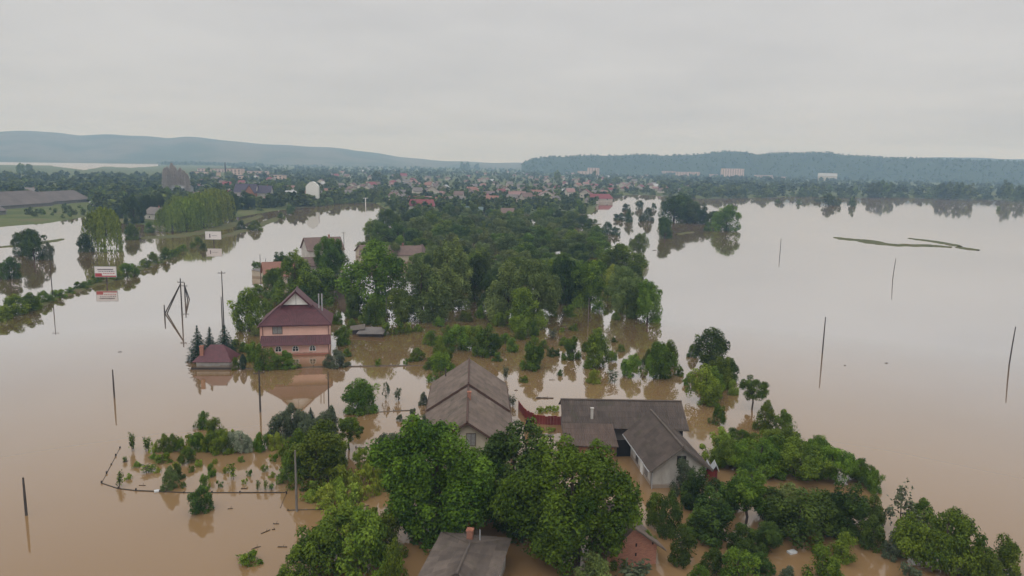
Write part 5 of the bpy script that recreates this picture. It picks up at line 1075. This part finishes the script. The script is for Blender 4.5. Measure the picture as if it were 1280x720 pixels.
# billboards
def billboard(px, py, top, bot, wpx, yaw, label, red):
    p = at(px, py); g = depth(p)/F; z1 = tall(px, py, top); z0 = tall(px, py, bot); w = wpx*g/2; o = thing('billboard', label, 'billboard', tuple(p), yaw)
    MB().tube([(0, 0.35, -2.5), (0, 0.35, z1-0.3)], [0.24, 0.20], 10).build('post', 'pole_dark', o)
    b = MB().box(-w, w, -0.1, 0.12, z0, z1).build('board', 'board_white', o)
    f = MB(); f.box(-w-0.08, w+0.08, -0.13, 0.15, z0-0.1, z0-0.003); f.box(-w-0.08, w+0.08, -0.13, 0.15, z1+0.003, z1+0.09); f.box(-w-0.09, -w-0.003, -0.13, 0.15, z0, z1); f.box(w+0.003, w+0.09, -0.13, 0.15, z0, z1)
    f.build('frame', 'metal_grey', o)
    H_ = z1-z0
    if red:
        MB().box(-w+0.02, -w*0.35, -0.106, -0.101, z0+0.02, z0+H_*0.36).build('printed_block', 'board_red', b); MB().box(-w+0.02, w-0.02, -0.108, -0.104, z0+0.02, z0+H_*0.12).build('printed_band', 'board_red', b)
        MB().box(-w*0.75, w*0.75, -0.106, -0.101, z0+H_*0.68, z0+H_*0.78).build('printed_line', 'board_ink', b)
        rr_ = random.Random(4)
        for zf in (0.50, 0.30):
            x_ = -w*0.65 if zf > 0.4 else -w*0.25
            while x_ < w*0.8:
                ww = rr_.uniform(0.18, 0.5); MB().box(x_, min(x_+ww, w*0.85), -0.106, -0.101, z0+H_*zf, z0+H_*(zf+0.09)).build('printed_line', 'board_ink' if zf > 0.4 else 'board_red', b); x_ += ww+0.18
    else:
        MB().box(-w*0.5, -w*0.36, -0.106, -0.101, z0+H_*0.2, z0+H_*0.7).build('printed_block', 'board_ink', b); MB().box(-w*0.2, w*0.5, -0.106, -0.101, z0+H_*0.42, z0+H_*0.52).build('printed_line', 'metal_grey', b)
billboard(133, 355, 333.5, 346, 25, rad(6), 'white and red printed billboard on a post by the embankment', True)
billboard(267, 305, 289.5, 299, 19, rad(4), 'plain white billboard on a post near the willow row', False)

def fence(name, pts, hgt, label, cat='fence', m='timber_dark', step=2.5, th=0.05, rail_h=0.10):
    P = [at(*q) for q in pts]; o = thing(name, label, cat, tuple(P[0])); base = P[0]
    rnd = random.Random(len(pts)*7)
    for a, b in zip(P[:-1], P[1:]):
        a, b = a-base, b-base; n_ = max(1, int(np.linalg.norm(b-a)/step))
        for k in range(n_):
            q, r = a+(b-a)*k/n_, a+(b-a)*(k+0.97)/n_; z = hgt*rnd.uniform(0.55, 1.25)
            MB().slab([(q[0], q[1]-th, z), (r[0], r[1]-th, z), (r[0], r[1]+th, z), (q[0], q[1]+th, z)], rail_h+z+0.3).build('rail', m, o)
            MB().box(q[0]-0.06, q[0]+0.06, q[1]-0.07, q[1]+0.07, -1.5, z+rnd.uniform(0.05, 0.3)).build('post', m, o)
    return o
fence('garden_fence', [(150, 560), (127, 604), (148, 611), (170, 613.5), (230, 616), (300, 616), (358, 616)], 0.07, 'nearly submerged fence line round the garden plot', th=0.06)
fence('garden_fence', [(358, 617), (350, 636)], 0.10, 'short leaning fence end at the garden plot corner', th=0.04)
fence('yard_fence', [(360, 638), (400, 637), (440, 635), (462, 632)], 0.07, 'submerged fence line under the lime green plants', th=0.05)
fence('yard_fence', [(296, 461.5), (330, 461), (412, 458.5), (470, 458), (530, 457)], 0.14, 'submerged yard fence line in front of the pink house', m='timber_grey', th=0.07)
fence('yard_fence', [(460, 516), (492, 514), (515, 513)], 0.10, 'submerged fence line behind the long grey-roofed house', m='timber_grey')
fence('yard_fence', [(445, 560), (480, 559), (510, 558)], 0.08, 'submerged fence line by the willowy shrubs', m='timber_grey')
# red board fence by the barn
P = [at(*q) for q in ((648, 511), (656, 522), (671, 530), (688, 531), (704, 531))]; rf_ = thing('red_fence', 'curved red board fence next to the long barn', 'fence', tuple(P[0])); rn = random.Random(6)
mesh_b = []
for a, b in zip(P[:-1], P[1:]):
    a, b = a-P[0], b-P[0]; n_ = max(1, int(np.linalg.norm(b-a)/0.35)); yw = math.atan2(b[1]-a[1], b[0]-a[0]); ln = float(np.linalg.norm(b-a))/n_
    for k in range(n_):
        q = a+(b-a)*(k+0.5)/n_; MB().box(-ln*0.48, ln*0.48, -0.03, 0.03, -1.5, rn.uniform(1.15, 1.3), rn.random()).build('board', 'red_paint', rf_, (q[0], q[1], 0), yw)
# tin roof bits floating near the long house
def scrap(name, px, py, w, d, h, m, label, cat, yaw=0.0, group=None):
    p = at(px, py); o = tag(MB().box(-w/2, w/2, -d/2, d/2, -0.15, h).build(name, m, None, tuple(p), yaw), label, cat, group); return o
def log(px, py, ln, r, yaw, label, group=None):
    p = at(px, py); mb = MB(); k = 6; rr_ = random.Random(int(px*3))
    mb.tube([(ln*(i/k-0.5), rr_.uniform(-0.05, 0.05)*ln*0.2, 0.03+rr_.uniform(-0.02, 0.03)) for i in range(k+1)], [r*(0.6+0.5*rr_.random()) for _ in range(k+1)], 7)
    mb.tube([(ln*0.1, 0, 0.05), (ln*0.2, 0.25*ln*0.3, 0.3)], [r*0.5, r*0.15], 5)
    return tag(mb.build('floating_log', 'wet_log', None, tuple(p), yaw), label, 'log', group)
log(681, 498, 2.6, 0.16, 0.05, 'long dark log drifting above the red fence')
for px, py, ln, yw in ((690, 475, 1.3, 0.1), (864, 486, 0.7, 0.3), (517, 516, 1.0, 0.2), (530, 513, 0.8, -0.2), (157, 577, 0.8, 0.6), (178, 607, 1.0, 0), (305, 611, 0.9, 0.1), (288, 636, 0.7, 0.2), (332, 665, 1.4, 0.9), (320, 685, 1.2, 0.7), (345, 655, 0.8, 0), (353, 684, 1.2, 0), (342, 662, 0.4, 0.5), (150, 440, 1.0, 0.2), (822, 373, 1.2, 0), (804, 322, 1.5, 0.1), (818, 313, 2.2, 0.2), (417, 280, 1.4, 0.2), (318, 293, 2.2, 0.4), (149, 309, 2.4, 0.3), (1056, 457, 0.5, 0.05), (1108, 454, 1.0, 0.05), (960, 690, 1.2, 0.6), (645, 488, 0.8, 0.1), (720, 431, 0.9, 0.2), (790, 612, 0.5, 0)):
    log(px, py, ln*0.7, 0.05 if ln < 2 else 0.12, yw, 'small dark stick of driftwood floating on the flood', 'driftwood sticks')
scrap('floating_board', 680, 545, 2.4, 0.7, 0.12, 'roof_slate', 'pale sheet floating inside the red fence yard', 'board', 0.05)
scrap('floating_board', 990, 691, 0.8, 0.5, 0.18, 'plastic_white', 'white plastic box floating in the lakeside thicket', 'box', 0.4)
scrap('floating_board', 196, 614.5, 0.5, 0.4, 0.14, 'plastic_white', 'small white scrap against the garden fence line', 'scrap', 0.5)
tag(MB().prism([(-0.9, -0.2), (0.9, -0.2), (0.5, 1.1), (-0.2, 1.9)], 'y', 0, 0.05).build('dark_sheet', 'dark_opening', None, tuple(at(661, 538)), 0.4), 'torn dark sheet sticking up beside the long house', 'sheet')

# ------------------------------------------------------------------ haze
hz = MB().box(-6600, 6600, -6600, 6600, -4, 215).build('haze', None)
m = bpy.data.materials.new('haze'); m.use_nodes = True; n = m.node_tree.nodes; l = m.node_tree.links
n.remove(n['Principled BSDF']); pv = n.new('ShaderNodeVolumePrincipled'); pv.inputs['Color'].default_value = (0.42, 0.66, 1.0, 1); pv.inputs['Absorption Color'].default_value = (1, 1, 1, 1); pv.inputs['Density'].default_value = 2.7e-4
l.new(pv.outputs[0], n['Material Output'].inputs['Volume']); hz.data.materials.append(m); hz['kind'] = 'stuff'; hz['label'] = 'pale blue haze lying over the flooded plain'
